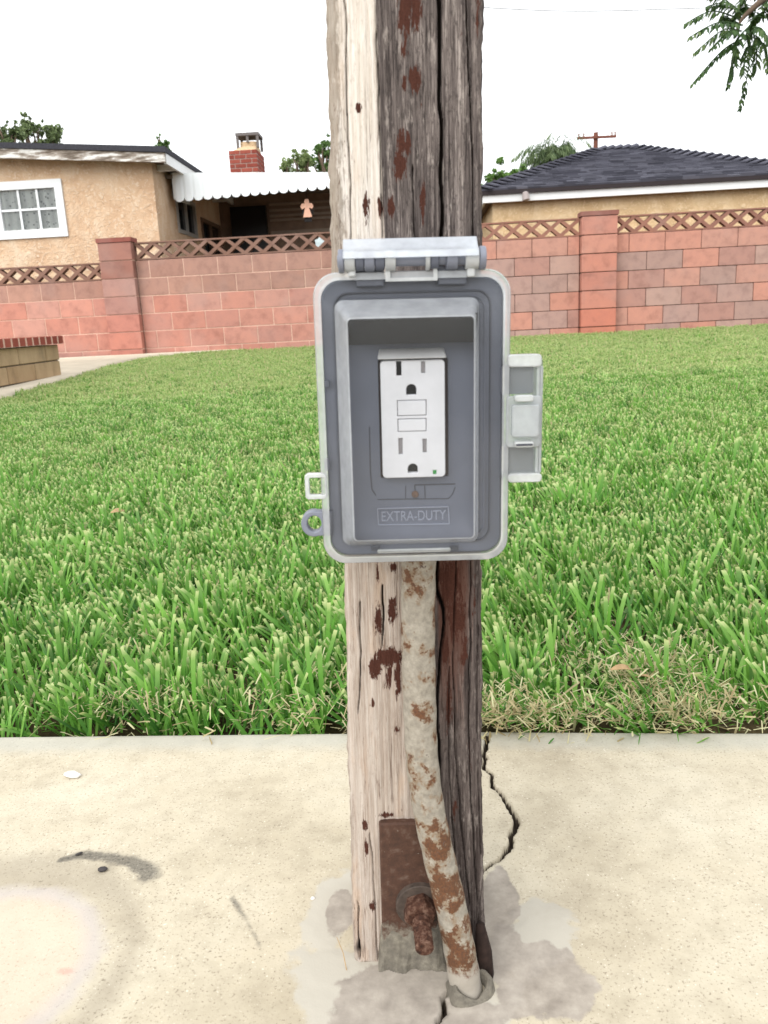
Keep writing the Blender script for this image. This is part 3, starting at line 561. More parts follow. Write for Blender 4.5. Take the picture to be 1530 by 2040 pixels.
# hinge along the top
HZ = loc(820, 517, -0.060)[1]; HY = -0.060; hp = lambda x: loc(x, 517, HY)[0]
def barrel(name, xa, xb, r, mat, parent, y=HY):
    mb = MB(); n = 20; x0_, x1_ = hp(xa), hp(xb)
    rg = lambda x, q: [(x, y+q*math.cos(2*math.pi*k/n), HZ+q*math.sin(2*math.pi*k/n)) for k in range(n)]
    mb.loops([rg(x0_, r-0.0004), rg(x0_+0.0004, r), rg(x1_-0.0004, r), rg(x1_, r-0.0004)], cap0=True, cap1=True); return part(name, mb, mat, parent, smooth=True)
barrel('hinge_pin', 672, 968, 0.0032, GREY, box)
for xa, xb in ((674, 685), (954, 967)): barrel('hinge_cap', xa, xb, 0.0058, GREY, box)
for xa, xb in ((708, 725), (747, 766), (857, 873), (888, 912)): barrel('hinge_knuckle', xa, xb, 0.0050, DGREY, box)
for xa, xb in ((686, 707), (767, 788), (847, 856), (926, 953)): barrel('cover_knuckle', xa, xb, 0.0056, FROSTW, lid)
for xa, xb in ((726, 746), (889, 911)): barrel('base_knuckle', xa, xb, 0.0054, GREY, box)
for xa, xb in ((708, 765), (871, 930)):             # grey tongues rising from the base to the hinge
    x0_ = loc(xa, 545, -0.056)[0]; x1_ = loc(xb, 545, -0.056)[0]; mb = MB(); mb.box(x0_, x1_, -0.0565, -0.048, fz1-0.004, loc(820, 531, -0.056)[1]); part('hinge_tongue', mb, GREY, box, bevel=0.0006)
x0_, x1_ = hp(684), hp(951); zt = loc(820, 476, -0.052)[1]; mb = MB()
prof = [(-0.0535, zt-0.001), (-0.0545, zt), (-0.0560, zt+0.0002), (-0.0615, HZ+0.0062), (-0.0655, HZ+0.0042), (-0.0668, HZ+0.0008), (-0.0655, HZ+0.0006), (-0.0640, HZ+0.0035), (-0.0605, HZ+0.0050), (-0.0550, zt-0.0012)]
mb.loops([[(x, y, z) for y, z in prof] for x in (x0_, x0_+0.0005, x1_-0.0005, x1_)], cap0=True, cap1=True); part('hinge_leaf', mb, mat_clear('frosted_hinge_leaf', 0.5, (0.9, 0.93, 0.97, 1), 0.2, (0.86, 0.9, 0.96, 1)), lid, smooth=True)
mb = MB()
for xa, xb, ya, yb in ((768, 777, 533, 561), (863, 871, 530, 559), (777, 863, 552, 561)):
    a_ = loc(xa, yb, -0.060); b_ = loc(xb, ya, -0.060); mb.box(a_[0], b_[0], -0.0610, -0.0570, a_[1], b_[1])
part('hinge_frame', mb, FROSTW, lid)
for xa, xb in ((694, 708), (930, 946)):
    a_ = loc(xa, 552, -0.06); b_ = loc(xb, 528, -0.06); mb = MB(); mb.box(a_[0], b_[0], -0.0620, -0.0565, a_[1], b_[1]); part('hinge_arm', mb, FROSTW, lid, bevel=0.0006)

# latch on the right
def slab_px(name, x0p, y0p, x1p, y1p, ya, yb, mat, parent, r=0.0, n=5):
    a_ = loc(x0p, y1p, yb); b_ = loc(x1p, y0p, yb); mb = MB()
    if r: mb.loops([rr(a_[0], b_[0], a_[1], b_[1], r, ya, n), rr(a_[0], b_[0], a_[1], b_[1], r, yb+0.0006, n), rr(a_[0]+0.0005, b_[0]-0.0005, a_[1]+0.0005, b_[1]-0.0005, r*0.9, yb, n)], cap0=True, cap1=True); return part(name, mb, mat, parent, smooth=True)
    mb.box(a_[0], b_[0], yb, ya, a_[1], b_[1]); return part(name, mb, mat, parent, bevel=0.0004)
latch = ob('latch', None, None, box)
slab_px('latch_plate', 1008, 704, 1082, 962, -0.055, -0.0570, mat_clear('latch_clear', 0.16, (0.93, 0.95, 0.93, 1), 0.15), latch, 0.004)
for y0p, y1p in ((727, 786), (889, 950)): slab_px('latch_tongue', 996, y0p, 1064, y1p, -0.040, -0.0535, GREY, box, 0.002)
for y0p, y1p in ((705, 732), (943, 962)): slab_px('latch_end', 1012, y0p, 1080, y1p, -0.052, -0.0600, FROSTW, latch, 0.002)
slab_px('latch_tab', 1008, 788, 1080, 892, -0.0575, -0.0600, FROST, latch, 0.002); slab_px('latch_grip', 1020, 806, 1076, 872, -0.0595, -0.0640, FROST, latch, 0.0015)
for y0p, y1p in ((787, 801), (880, 892)): slab_px('latch_bar', 1026, y0p, 1064, y1p, -0.060, -0.0650, FROSTW, latch, 0.0012)
slab_px('latch_edge', 1066, 728, 1083, 944, -0.045, -0.0585, FROST, latch, 0.0015)
slab_px('latch_slot', 1028, 884, 1062, 889, -0.0648, -0.0656, simple('latch_shadow', S(60, 62, 70)), latch)
# padlock eye and cover tab on the left
ecx, ecz = loc(626, 1041, -0.054); ek = 0.00027
outer = [(ecx+26*ek*math.cos(a_), ecz+27*ek*math.sin(a_)) for a_ in [R_(70+220*k/24) for k in range(25)]]+[(loc(662, 1068, -.054)[0], ecz-26*ek), (loc(662, 1012, -.054)[0], ecz+26*ek)]
inner = [(ecx+1*ek+14.5*ek*math.cos(a_), ecz+17*ek*math.sin(a_)) for a_ in [2*math.pi*k/24 for k in range(24)]]
me = flat([outer, inner], -0.0575, -0.0500, 'padlock_eye', 0.0006); me.shade_smooth(); ob('padlock_eye', me, GREY, box)
tl = [loc(607, 943, -0.057), loc(650, 943, -0.057), loc(650, 993, -0.057), loc(607, 993, -0.057)]
o_ = rr(tl[0][0], tl[1][0], tl[2][1], tl[0][1], 0.002, 0); i_ = rr(tl[0][0]+0.0023, tl[1][0]-0.001, tl[2][1]+0.0023, tl[0][1]-0.0023, 0.001, 0)
ob('cover_tab_frame', flat([xz(o_), xz(i_)], -0.0590, -0.0540, 'cover_tab_frame', 0.0005), FROSTW, lid)
mb = MB(); mb.loops([rr(tl[0][0]+0.002, tl[1][0], tl[2][1]+0.002, tl[0][1]-0.002, 0.001, -0.056)], cap1=True); part('cover_tab_panel', mb, CLEAR, lid)
# bottom catch: pale slot with two dark stops
slab_px('bottom_catch', 752, 1092, 898, 1103, -0.0585, -0.0600, FROSTW, lid, 0.0008)
for xa in (740, 897): slab_px('catch_stop', xa, 1087, xa+17, 1098, -0.0560, -0.0580, GASK, box)
for ya, yb in ((757, 772), (914, 938)): slab_px('side_stop', 646, ya, 656, yb, -0.054, -0.0578, GREY, box)

# ------------------------------------------------------------------ the block wall
def mat_block():
    t = NT('split_block'); oi = t.n('ShaderNodeObjectInfo'); o = t.coord('Object'); p = t.pos()
    v = t.noise(p, 9, 5, 0.6); f = t.noise(p, 220, 4, 0.7); m = t.noise(p, 2.2, 3)
    c = t.mix(0.75, oi.outputs['Color'], t.ramp(v, [(0.3, (0.72, 0.70, 0.70, 1)), (0.5, (1, 1, 1, 1)), (0.72, (1.12, 1.08, 1.04, 1))]), 'MULTIPLY')
    c = t.mix(t.math('MULTIPLY', t.step(m, 0.5, 0.7), 0.25), c, S(196, 168, 160, .62))
    c = t.mix(t.math('MULTIPLY', t.step(f, 0.60, 0.70), 0.5), c, S(110, 78, 70, .7)); t.bump(f, 0.5, 0.004)
    return t.done(c, 0.92, 0.15)
MBLK = mat_block(); K = 0.68
SALMON = [S(212, 152, 136, K), S(208, 146, 130, K), S(216, 156, 140, K), S(206, 148, 134, K), S(210, 158, 144, K)]
BROWN = [S(190, 148, 134, K), S(184, 142, 128, K), S(196, 152, 136, K)]
ORANGE = [S(218, 158, 140, K), S(214, 154, 136, K), S(212, 160, 144, K)]
MAUVE = [S(196, 160, 150, K), S(190, 156, 146, K), S(202, 166, 154, K), S(196, 150, 138, K)]
wall = thing('block_wall', 'low red concrete block wall with openwork top course and two pillars behind the lawn', 'wall', WM)
def unit_block():
    mb = MB(); mb.box(-0.5, 0.5, 0, 1, -0.5, 0.5); me = mb.mesh('block', bevel=0.018); me.materials.append(MBLK); return me
UB = unit_block()
def block(x0, x1, z0, z1, col, parent=wall, y=0.0, dep=0.10, gap=0.0045):
    o = ob('block', UB, None, parent); jit = random.uniform(-0.0025, 0.0025)
    o.location = ((x0+x1)/2, y+jit, (z0+z1)/2); o.scale = (x1-x0-2*gap, dep, z1-z0-2*gap); o.color = col; return o
def course(x0, x1, k, phase, cols, h=1.0):
    z1 = -k*BH; z0 = z1-BH*h; i = math.floor((x0/BL)-phase); x = x0
    while x < x1-0.01:
        nx = min(x1, (i+1+phase)*BL); i += 1
        if nx-x < 0.03: continue
        block(x, nx, z0, z1, cols(k), gap=0.0048 if x < 6*BL else 0.0035); x = nx
XL, XR = -1.37*BL, -0.37*BL; YL, YR = 12.33*BL, 13.34*BL; XE0, XE1 = -6.6*BL, 19.6*BL
leftc = lambda k: random.choice(BROWN if k == 0 or (k == 1 and random.random() < .5) else SALMON)
rightc = lambda k: random.choice(ORANGE if (k == 0 or random.random() < 0.22) else MAUVE)
midc = lambda k: None
for k in range(6):
    h = 0.68 if k == 5 else 1.0; ph = (0.0 if k % 2 == 0 else 0.5)
    if k > 0: course(XE0, XL, k, ph+0.2, lambda kk: random.choice(BROWN if kk == 1 else SALMON), h)
    course(XR, 6.5*BL if k % 2 else 7*BL, k, ph, leftc, h); course(6.5*BL if k % 2 else 7*BL, YL, k, ph, lambda kk: random.choice(ORANGE if kk == 0 or random.random() < .35 else MAUVE), h)
    course(YR, XE1, k, ph+0.71, rightc, h)
mort_l = simple('pale_mortar', S(228, 190, 172, .74), 0.95, 0.1, 0.12, 40); mort_r = simple('dark_mortar', S(112, 88, 78, .6), 0.95, 0.1, 0.3, 40)
for x0, x1, ztop, yy0, m in ((XE0, XL, -BH, 0.0045, mort_l), (XR, 6.0*BL, 0, 0.0045, mort_l), (6.0*BL, YL, 0, 0.016, mort_r), (YR, XE1, 0, 0.016, mort_r)):
    mb = MB(); mb.box(x0, x1, yy0, 0.085, -5.9*BH, ztop-0.006); part('mortar', mb, m, wall)
def lattice_unit():
    mb = MB(); D0, D1 = 0.004, 0.098; hb = BH/2
    mb.box(-BL/2, BL/2, D0, D1, -0.100, -0.083); mb.box(-BL/2, BL/2, D0, D1, 0.083, 0.100)
    for cx_ in (-BL/4, BL/4):
        mb.bar((cx_-0.093, 0.051, -0.085), (cx_+0.093, 0.051, 0.085), 0.086, 0.030, (0, 1, 0)) if False else None
        for sgn, ins in ((1, 0.004), (-1, 0.007)):
            dx, dz = 0.1015, 0.086; L = math.hypot(dx, dz); nx, nz = -dz/L*0.0185, dx/L*0.0185
            q = lambda y: [(cx_-dx-nx*1, y, sgn*(-dz-nz)), (cx_+dx-nx, y, sgn*(dz-nz)), (cx_+dx+nx, y, sgn*(dz+nz)), (cx_-dx+nx, y, sgn*(-dz+nz))]
            mb.hexa(q(D0+ins), q(D1-ins))
    me = mb.mesh('lattice_block'); return me
LU = lattice_unit(); LU.materials.append(MBLK)
def lattice(x0, x1, k, col):
    n = max(1, round((x1-x0)/BL)); wd = (x1-x0)/n
    for i in range(n):
        o = ob('lattice_block', LU, None, wall); o.location = (x0+wd*(i+0.5), 0, -(k+0.5)*BH+random.uniform(-.001, .001)); o.scale = (wd/BL*0.997, 1, 1); o.color = random.choice(col)
LB = [S(146, 112, 98, K), S(150, 116, 102, K), S(138, 106, 92, K)]; LBR = [S(172, 124, 108, K), S(166, 120, 106, K)]
lattice(XE0, XL, 0, LB); lattice(XR, 6*BL, -1, LB); lattice(6*BL, YL, -1, LBR); lattice(YR, XE1, -1, LBR)
for x0, x1, cols, capc in ((XL, XR, [S(176, 128, 116, K), S(168, 120, 108, K), S(190, 148, 138, K), S(188, 142, 132, K), S(204, 140, 126, K), S(206, 140, 124, K), S(196, 132, 118, K)], S(160, 98, 88, K)), (YL, YR, [S(212, 150, 134, K), S(218, 156, 138, K), S(214, 148, 130, K), S(206, 142, 126, K), S(214, 148, 130, K), S(216, 140, 120, K), S(214, 140, 118, K)], S(160, 108, 98, K))):
    pl = ob('pillar', None, None, wall)
    for i, k in enumerate(range(-1, 6)):
        block(x0+0.003, x1-0.003, -k*BH-BH*(0.75 if k == 5 else 1), -k*BH, cols[i], pl, -0.10, 0.20)
    mb = MB(); mb.box(x0+0.01, x1-0.01, -0.085, 0.09, -5.9*BH, BH*0.99); part('pillar_mortar', mb, mort_l if x0 < 0 else mort_r, pl)
    o = ob('cap', UB, None, pl); o.location = ((x0+x1)/2, -0.108, BH+0.027); o.scale = (x1-x0+0.014, 0.216, 0.05); o.color = capc

# ------------------------------------------------------------------ neighbour's house on the left
def mat_stucco(name, a, b, c_):
    t = NT(name); p = t.pos(); v = t.noise(t.mapping(p, (1, 1, 0.8)), 3.2, 5, 0.6, 0.8); f = t.noise(p, 18, 5, 0.6, 1.5); st = t.noise(t.mapping(p, (1.6, 1.6, .35)), 2.0, 4)
    c = t.ramp(v, [(0.3, a), (0.52, b), (0.7, c_)]); c = t.mix(t.step(f, 0.54, 0.62), c, c_); c = t.mix(t.math('MULTIPLY', t.step(st, 0.55, 0.7), 0.35), c, a)
    t.bump(t.math('ADD', f, v), 0.9, 0.03); return t.done(c, 0.95, 0.1)
STU = mat_stucco('peach_stucco', S(224, 186, 152, .74), S(236, 202, 168, .76), S(244, 220, 192, .78))
STG = mat_stucco('tan_stucco', S(212, 180, 138, .86), S(226, 196, 154, .86), S(236, 210, 172, .88))
WPAINT = simple('white_paint', S(236, 238, 238, .85), 0.5, 0.4, 0.04, 8); ROOFM = simple('black_roofing', S(58, 58, 64), 0.9, 0.2, 0.3, 60)
def mat_fascia():
    t = NT('peeling_fascia'); p = t.pos(); v = t.noise(t.mapping(p, (1, 1, 6)), 3.0, 6, 0.7); return t.done(t.ramp(v, [(0.40, S(96, 86, 76)), (0.50, S(150, 140, 130)), (0.56, S(232, 232, 228, .8))]), 0.7, 0.2)
GLASS = NT('window_glass'); GLASS = GLASS.done((0.012, 0.014, 0.016, 1), 0.06, 0.6)
def mat_curtain():
    t = NT('lace_curtain'); o = t.coord('Object'); v = t.voronoi(t.mapping(o, (1, 1, 1)), 19); fo = t.n('ShaderNodeTexWave'); fo.inputs['Scale'].default_value = 2.6; fo.inputs['Distortion'].default_value = 2.0; t.put(fo.inputs['Vector'], o)
    c = t.mix(t.step(v, 0.27, 0.20), S(236, 234, 228, .9), S(52, 52, 50)); c = t.mix(t.math('MULTIPLY', fo.outputs['Fac'], 0.4), c, S(120, 120, 118)); return t.done(c, 0.85, 0.2)
YH = 1.55                                            # house wall behind the block wall (m)
house = thing('stucco_house', 'peach stucco house with low black roof and white grid window behind the wall', 'house', WM)
gz = ZW-W0[2]
p_corner = at_wall(312, 420, YH); xc = p_corner.x; xb = xc-9.0
def roof_z(px, py): return at_wall(px, py, YH-0.25).z
e0 = at_wall(0, 283, YH-0.28); e1 = at_wall(328, 291, YH-0.28); sl_ = (e1.z-e0.z)/(e1.x-e0.x)
ytop = lambda x: e1.z+sl_*(x-e1.x)
win = [at_wall(-78, 372, YH), at_wall(121, 362, YH), at_wall(130, 466, YH), at_wall(-60, 476, YH)]
wx0, wx1 = win[0].x, (win[1].x+win[2].x)/2; wz0, wz1 = (win[2].z+win[3].z)/2, (win[0].z+win[1].z)/2
mb = MB(); th = 0.18
for x0, x1, z0, z1a in ((xb, wx0, gz, None), (wx1, xc, gz, None), (wx0, wx1, gz, wz0)):
    if z1a is None: mb.hexa([(x0, YH, z0), (x1, YH, z0), (x1, YH+th, z0), (x0, YH+th, z0)], [(x0, YH, ytop(x0)-0.05), (x1, YH, ytop(x1)-0.05), (x1, YH+th, ytop(x1)-0.05), (x0, YH+th, ytop(x0)-0.05)])
    else: mb.box(x0, x1, YH, YH+th, z0, z1a)
mb.hexa([(wx0, YH, wz1), (wx1, YH, wz1), (wx1, YH+th, wz1), (wx0, YH+th, wz1)], [(wx0, YH, ytop(wx0)-0.05), (wx1, YH, ytop(wx1)-0.05), (wx1, YH+th, ytop(wx1)-0.05), (wx0, YH+th, ytop(wx0)-0.05)])
part('wall', mb, STU, house)
YB = YH+3.7                                          # far end of the side wall / back of the patio
# side wall with window and sliding door seen under the patio cover
sw = [(YH+th, YH+1.05, gz, 9), (YH+1.05, YH+2.05, gz, 0.42+gz+0.35), (YH+2.05, YH+2.35, gz, 9), (YH+3.6, YB, gz, 9)]
stop = ytop(xc)-0.12; zwin0, zwin1 = at_wall(385, 470, YH+1.5).z, at_wall(385, 395, YH+1.5).z
mb = MB(); mb.box(xc-th, xc, YH+th, YH+0.95, gz, stop); mb.box(xc-th, xc, YH+0.95, YH+2.0, gz, zwin0); mb.box(xc-th, xc, YH+0.95, YH+2.0, zwin1, stop); mb.box(xc-th, xc, YH+2.0, YH+2.3, gz, stop); mb.box(xc-th, xc, YH+2.3, YH+3.6, gz+2.05, stop); mb.box(xc-th, xc, YH+3.6, YB, gz, stop)
part('side_wall', mb, STU, house)
def framed(name, parent, x, y0, y1, z0, z1, nm, fw=0.05, mat=WPAINT, thick=0.06):   # window in a wall that runs away from the camera
    f = MB(); f.box(x-thick, x+0.02, y0, y1, z0, z0+fw); f.box(x-thick, x+0.02, y0, y1, z1-fw, z1); f.box(x-thick, x+0.02, y0, y0+fw, z0+fw, z1-fw); f.box(x-thick, x+0.02, y1-fw, y1, z0+fw, z1-fw)
    ym = (y0+y1)/2; f.box(x-thick+0.01, x+0.012, ym-fw/2, ym+fw/2, z0+fw, z1-fw)
    w_ = part(name, f, mat, parent)
    for a_, b_ in ((y0+fw, ym-fw/2), (ym+fw/2, y1-fw)):
        g = MB(); g.box(x-0.03, x-0.02, a_, b_, z0+fw, z1-fw); part('pane', g, GLASS, w_)
    return w_
TRIM = simple('brown_trim', S(150, 120, 98, .5), 0.7, 0.2)
framed('side_window', house, xc, YH+0.95, YH+2.0, zwin0, zwin1, 2, 0.055, simple('grey_frame', S(196, 192, 186, .6), 0.5)); framed('sliding_door', house, xc, YH+2.3, YH+3.6, gz+0.02, gz+2.05, 2, 0.06, TRIM)
# front window: white frame, muntins, panes, curtain
fr = MB(); fw = 0.075; fr.box(wx0-0.03, wx1+0.03, YH-0.03, YH+0.06, wz0-0.035, wz0+fw); fr.box(wx0-0.03, wx1+0.03, YH-0.03, YH+0.06, wz1-fw, wz1+0.03)
fr.box(wx0-0.03, wx0+fw, YH-0.03, YH+0.06, wz0+fw, wz1-fw); fr.box(wx1-fw, wx1+0.03, YH-0.03, YH+0.06, wz0+fw, wz1-fw); xm = wx1-fw-(wx1-wx0)*0.57; fr.box(xm-0.07, xm, YH-0.02, YH+0.06, wz0+fw, wz1-fw)
fw_ = part('window', fr, simple('white_vinyl', S(238, 242, 244, .85), 0.35, 0.4, 0.03), house)
ix0, ix1, iz0, iz1 = xm, wx1-fw, wz0+fw, wz1-fw
for a_, b_ in ((ix0, ix1), (wx0+fw, xm-0.07)):
    ncol = 3; pw = (b_-a_)/ncol
    for i in range(1, ncol):
        mb = MB(); mb.box(a_+pw*i-0.014, a_+pw*i+0.014, YH-0.004, YH+0.028, iz0, iz1); part('muntin', mb, MATS['white_vinyl'], fw_)
    mb = MB(); mb.box(a_, b_, YH-0.008, YH+0.024, (iz0+iz1)/2-0.014, (iz0+iz1)/2+0.014); part('muntin', mb, MATS['white_vinyl'], fw_)
    for i in range(ncol):
        for z0, z1 in ((iz0, (iz0+iz1)/2), ((iz0+iz1)/2, iz1)):
            mb = MB(); mb.box(a_+pw*i+0.014, a_+pw*(i+1)-0.014, YH+0.012, YH+0.016, z0+0.014, z1-0.014)
            part('pane', mb, MATS.get('pane') or MATS.setdefault('pane', mat_clear('pane_glass', 0.03, (0.82, 0.84, 0.84, 1), 0.03)), fw_)
xs = np.linspace(wx0+0.03, wx1-0.03, 120); zs = np.linspace(wz0, wz1, 4); XX, ZZ = np.meshgrid(xs, zs)
cm_ = grid_mesh('curtain', XX, YH+0.050+0.010*np.sin(XX*46)+0.006*np.sin(XX*19), ZZ); ob('curtain', cm_, mat_curtain(), house)
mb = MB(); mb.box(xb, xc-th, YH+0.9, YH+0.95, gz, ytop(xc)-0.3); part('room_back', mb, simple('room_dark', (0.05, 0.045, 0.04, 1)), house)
# roof: rake facing the camera with dark roofing edge and peeling board, side eave running back
RY0 = YH-0.28; RY1 = YB+1.0; xo = e1.x
rf = MB(); rf.hexa([(xb, RY0, ytop(xb)-0.07), (xo, RY0, ytop(xo)-0.07), (xo, RY1, ytop(xo)-0.07), (xb, RY1, ytop(xb)-0.07)], [(xb, RY0, ytop(xb)), (xo, RY0, ytop(xo)), (xo, RY1, ytop(xo)), (xb, RY1, ytop(xb))]); roof = part('roof', rf, ROOFM, house)
mb = MB(); mb.hexa([(xb, RY0+0.02, ytop(xb)-0.19), (xo-0.02, RY0+0.02, ytop(xo)-0.19), (xo-0.02, RY0+0.06, ytop(xo)-0.19), (xb, RY0+0.06, ytop(xb)-0.19)], [(xb, RY0+0.02, ytop(xb)-0.072), (xo-0.02, RY0+0.02, ytop(xo)-0.072), (xo-0.02, RY0+0.06, ytop(xo)-0.072), (xb, RY0+0.06, ytop(xb)-0.072)]); part('rake_board', mb, mat_fascia(), roof)
mb = MB(); mb.box(xo-0.05, xo-0.012, RY0+0.062, RY1, ytop(xo)-0.20, ytop(xo)-0.073); part('eave_board', mb, WPAINT, roof)
mb = MB(); mb.box(xc+0.001, xo-0.052, RY0+0.062, RY1, ytop(xo)-0.12, ytop(xo)-0.09); part('soffit', mb, simple('soffit_wood', S(120, 104, 92), 0.8), roof)
for i in range(6):
    mb = MB(); mb.box(xc+0.001, xo-0.052, RY0+0.5+i*0.6, RY0+0.58+i*0.6, ytop(xo)-0.2, ytop(xo)-0.125); part('rafter_tail', mb, WPAINT, roof)
# back of the patio: brown panelled wall, dark doorway
BX0, BX1 = xc, at_wall(760, 430, YB).x; PWALL = simple('brown_siding', S(150, 128, 112, .8), 0.85, 0.15, 0.2, 8); pb = MB(); pb.box(BX0, BX1, YB, YB+0.15, gz, stop+0.15); bw = part('patio_back_wall', pb, PWALL, house)
dz1 = at_wall(500, 412, YB).z; d0 = at_wall(462, 440, YB).x; d1 = at_wall(533, 440, YB).x
mb = MB(); mb.box(d0, d1, YB-0.10, YB-0.004, gz, dz1); part('dark_screen', mb, simple('dark_screen', (0.006, 0.006, 0.008, 1), 0.3, 0.4), house)
for py_ in (405, 417, 428, 437):
    zb = at_wall(590, py_, YB).z; mb = MB(); mb.box(d1+0.05, BX1, YB-0.035, YB-0.002, zb-0.02, zb+0.02); part('siding_batten', mb, simple('batten', S(176, 160, 146, .8), 0.8), house)
zsk = at_wall(590, 462, YB).z; mb = MB(); mb.box(d1+0.05, BX1, YB-0.05, YB-0.003, zsk-0.03, zsk+0.03); part('siding_batten', mb, MATS['batten'], house)
# chimney of single bricks
CY = YB+0.6
chx0, chx1 = at_wall(456, 320, CY).x, at_wall(513, 320, CY).x; chz1 = at_wall(484, 298, CY).z; brh = (at_wall(484, 298, CY).z-at_wall(484, 340, CY).z)/4.6; chd = 0.75
chim = ob('chimney', None, None, house); BR = MB(); BR.box(-0.5, 0.5, -0.5, 0.5, -0.5, 0.5); BRM = BR.mesh('brick', bevel=0.04)
BRICK = NT('red_brick'); _v = BRICK.noise(BRICK.pos(), 14, 5); _oi = BRICK.n('ShaderNodeObjectInfo'); BRICK = BRICK.done(BRICK.mix(0.6, BRICK.ramp(_v, [(0.3, S(132, 66, 56, .8)), (0.7, S(166, 92, 78, .8))]), BRICK.ramp(_oi.outputs['Random'], [(0, S(136, 66, 56, .8)), (1, S(172, 94, 80, .8))])), 0.9, 0.15); BRM.materials.append(BRICK)
mb = MB(); mb.box(chx0+0.008, chx1-0.008, CY+0.008, CY+chd-0.008, chz1-3.2, chz1-0.01); part('mortar', mb, simple('chimney_mortar', S(196, 168, 156, .65), 0.9), chim)
bl_ = (chx1-chx0)/2.5; g = 0.007
def lay(px_, py_, pz_, sx_, sy_, sz_): o = ob('brick', BRM, None, chim); o.location = (px_, py_, pz_); o.scale = (sx_, sy_, sz_)
for c_ in range(9):
    zz = chz1-brh*(c_+0.5); cuts = [0, .5, 1.5, 2.5] if c_ % 2 else [0, 1, 2, 2.5]
    for a_, b_ in zip(cuts[:-1], cuts[1:]): lay(chx0+bl_*(a_+b_)/2, CY+0.05, zz, bl_*(b_-a_)-2*g, 0.10, brh-2*g)
    nb = 3; q = (chd-0.11)/nb
    for i in range(nb): lay(chx1-0.05, CY+0.105+q*(i+0.5), zz, 0.10, q-2*g, brh-2*g)
fx0_, fx1_ = at_wall(472, 285, CY).x, at_wall(508, 285, CY).x; fz1_ = at_wall(490, 277, CY).z
mb = MB(); mb.loops([rr(chx0+0.05, chx1-0.03, CY+0.03, CY+chd-0.03, 0.05, 0), rr(fx0_, fx1_, CY+0.2, CY+0.2+fx1_-fx0_, 0.1, 1)])
mb.v = [(x, z, chz1+0.10*y-0.005) for x, y, z in mb.v]; n_ = len(mb.v)//2; mb.loops([[mb.v[n_+k] for k in range(n_)], [(p_[0], p_[1], fz1_) for p_ in mb.v[n_:2*n_]]], cap1=True)
part('flue', mb, simple('pale_mortar_cap', S(226, 196, 158, .7), 0.9), chim)
tz = at_wall(490, 260, CY).z; mb = MB(); cy0, cy1 = CY+0.17, CY+0.23+fx1_-fx0_
for x in (fx0_-0.02, fx1_+0.02):
    for y in (cy0, cy1): mb.box(x-0.022, x+0.022, y-0.022, y+0.022, fz1_-0.12, tz-0.051)
mb.box((fx0_+fx1_)/2-0.022, (fx0_+fx1_)/2+0.022, cy0-0.015, cy0+0.015, fz1_-0.02, tz-0.051); mb.box(fx0_-0.05, fx1_+0.05, cy0-0.03, cy1+0.03, tz-0.05, tz)
part('chimney_cap', mb, simple('cap_metal', S(104, 98, 96), 0.7), chim)
# patio cover with scalloped white valance
YV = YH+0.55
v0 = at_wall(343, 344, YV); v1 = at_wall(655, 343, YV); vb0 = at_wall(350, 400, YV); vb1 = at_wall(655, 374, YV)
pcov = thing('patio_cover', 'white metal patio cover with scalloped valance beside the peach house', 'patio cover', WM)
slt = (v1.z-v0.z)/(v1.x-v0.x); slb = (vb1.z-vb0.z)/(vb1.x-vb0.x); xe = at_wall(700, 343, YV).x; sc_ = (at_wall(500, 390, YV).x-at_wall(481, 390, YV).x); nsc = int((xe-v0.x)/sc_); pts = []
zt_ = lambda x: v0.z+slt*(x-v0.x); zb_ = lambda x: vb0.z+max(slb, slt)*(x-v0.x) if False else vb0.z+slb*(x-v0.x)
m_ = 10; top, bot = [], []
for i in range(nsc*m_+1):
    x = v0.x+sc_*i/m_; ph = (i % m_)/m_; rib = 0.004 if ph < 0.12 or ph > 0.88 else 0.0
    zb2 = min(zt_(x)-0.12, vb0.z+slb*min(x-v0.x, 3.2)); top.append((x, YV+rib, zt_(x))); bot.append((x, YV+rib, zb2+0.035-0.055*math.sqrt(max(0, 1-(2*ph-1)**2))))
mb = MB(); N = len(top); off = [(p_[0], p_[1]+0.012, p_[2]) for p_ in top]; ofb = [(p_[0], p_[1]+0.012, p_[2]) for p_ in bot]
mb.add(bot+top+ofb+off, [(i, i+1, N+i+1, N+i) for i in range(N-1)]+[(2*N+i+1, 2*N+i, 3*N+i, 3*N+i+1) for i in range(N-1)]+[(i+1, i, 2*N+i, 2*N+i+1) for i in range(N-1)]+[(N+i, N+i+1, 3*N+i+1, 3*N+i) for i in range(N-1)])
AW = simple('awning_white', S(238, 244, 246, .9), 0.35, 0.4, 0.02, 3); part('valance', mb, AW, pcov, smooth=True)
mb = MB(); mb.hexa([(v0.x-0.3, YV+0.014, zt_(v0.x)-0.06), (xe, YV+0.014, zt_(xe)-0.06), (xe, YB+0.3, zt_(xe)+0.2), (v0.x-0.3, YB+0.3, zt_(v0.x)+0.2)], [(v0.x-0.3, YV+0.014, zt_(v0.x)-0.01), (xe, YV+0.014, zt_(xe)-0.01), (xe, YB+0.3, zt_(xe)+0.25), (v0.x-0.3, YB+0.3, zt_(v0.x)+0.25)]); part('roof_panel', mb, simple('cover_underside', S(150, 138, 126, .6), 0.8), pcov)
mb = MB(); mb.hexa([(v0.x-0.02, YV+0.02, vb0.z+0.02), (v0.x-0.002, YV+0.02, vb0.z+0.02), (v0.x-0.002, YV+0.8, vb0.z+0.05), (v0.x-0.02, YV+0.8, vb0.z+0.05)], [(v0.x-0.02, YV+0.02, v0.z-0.01), (v0.x-0.002, YV+0.02, v0.z-0.01), (v0.x-0.002, YV+0.8, v0.z+0.02), (v0.x-0.02, YV+0.8, v0.z+0.02)]); part('end_panel', mb, AW, pcov)
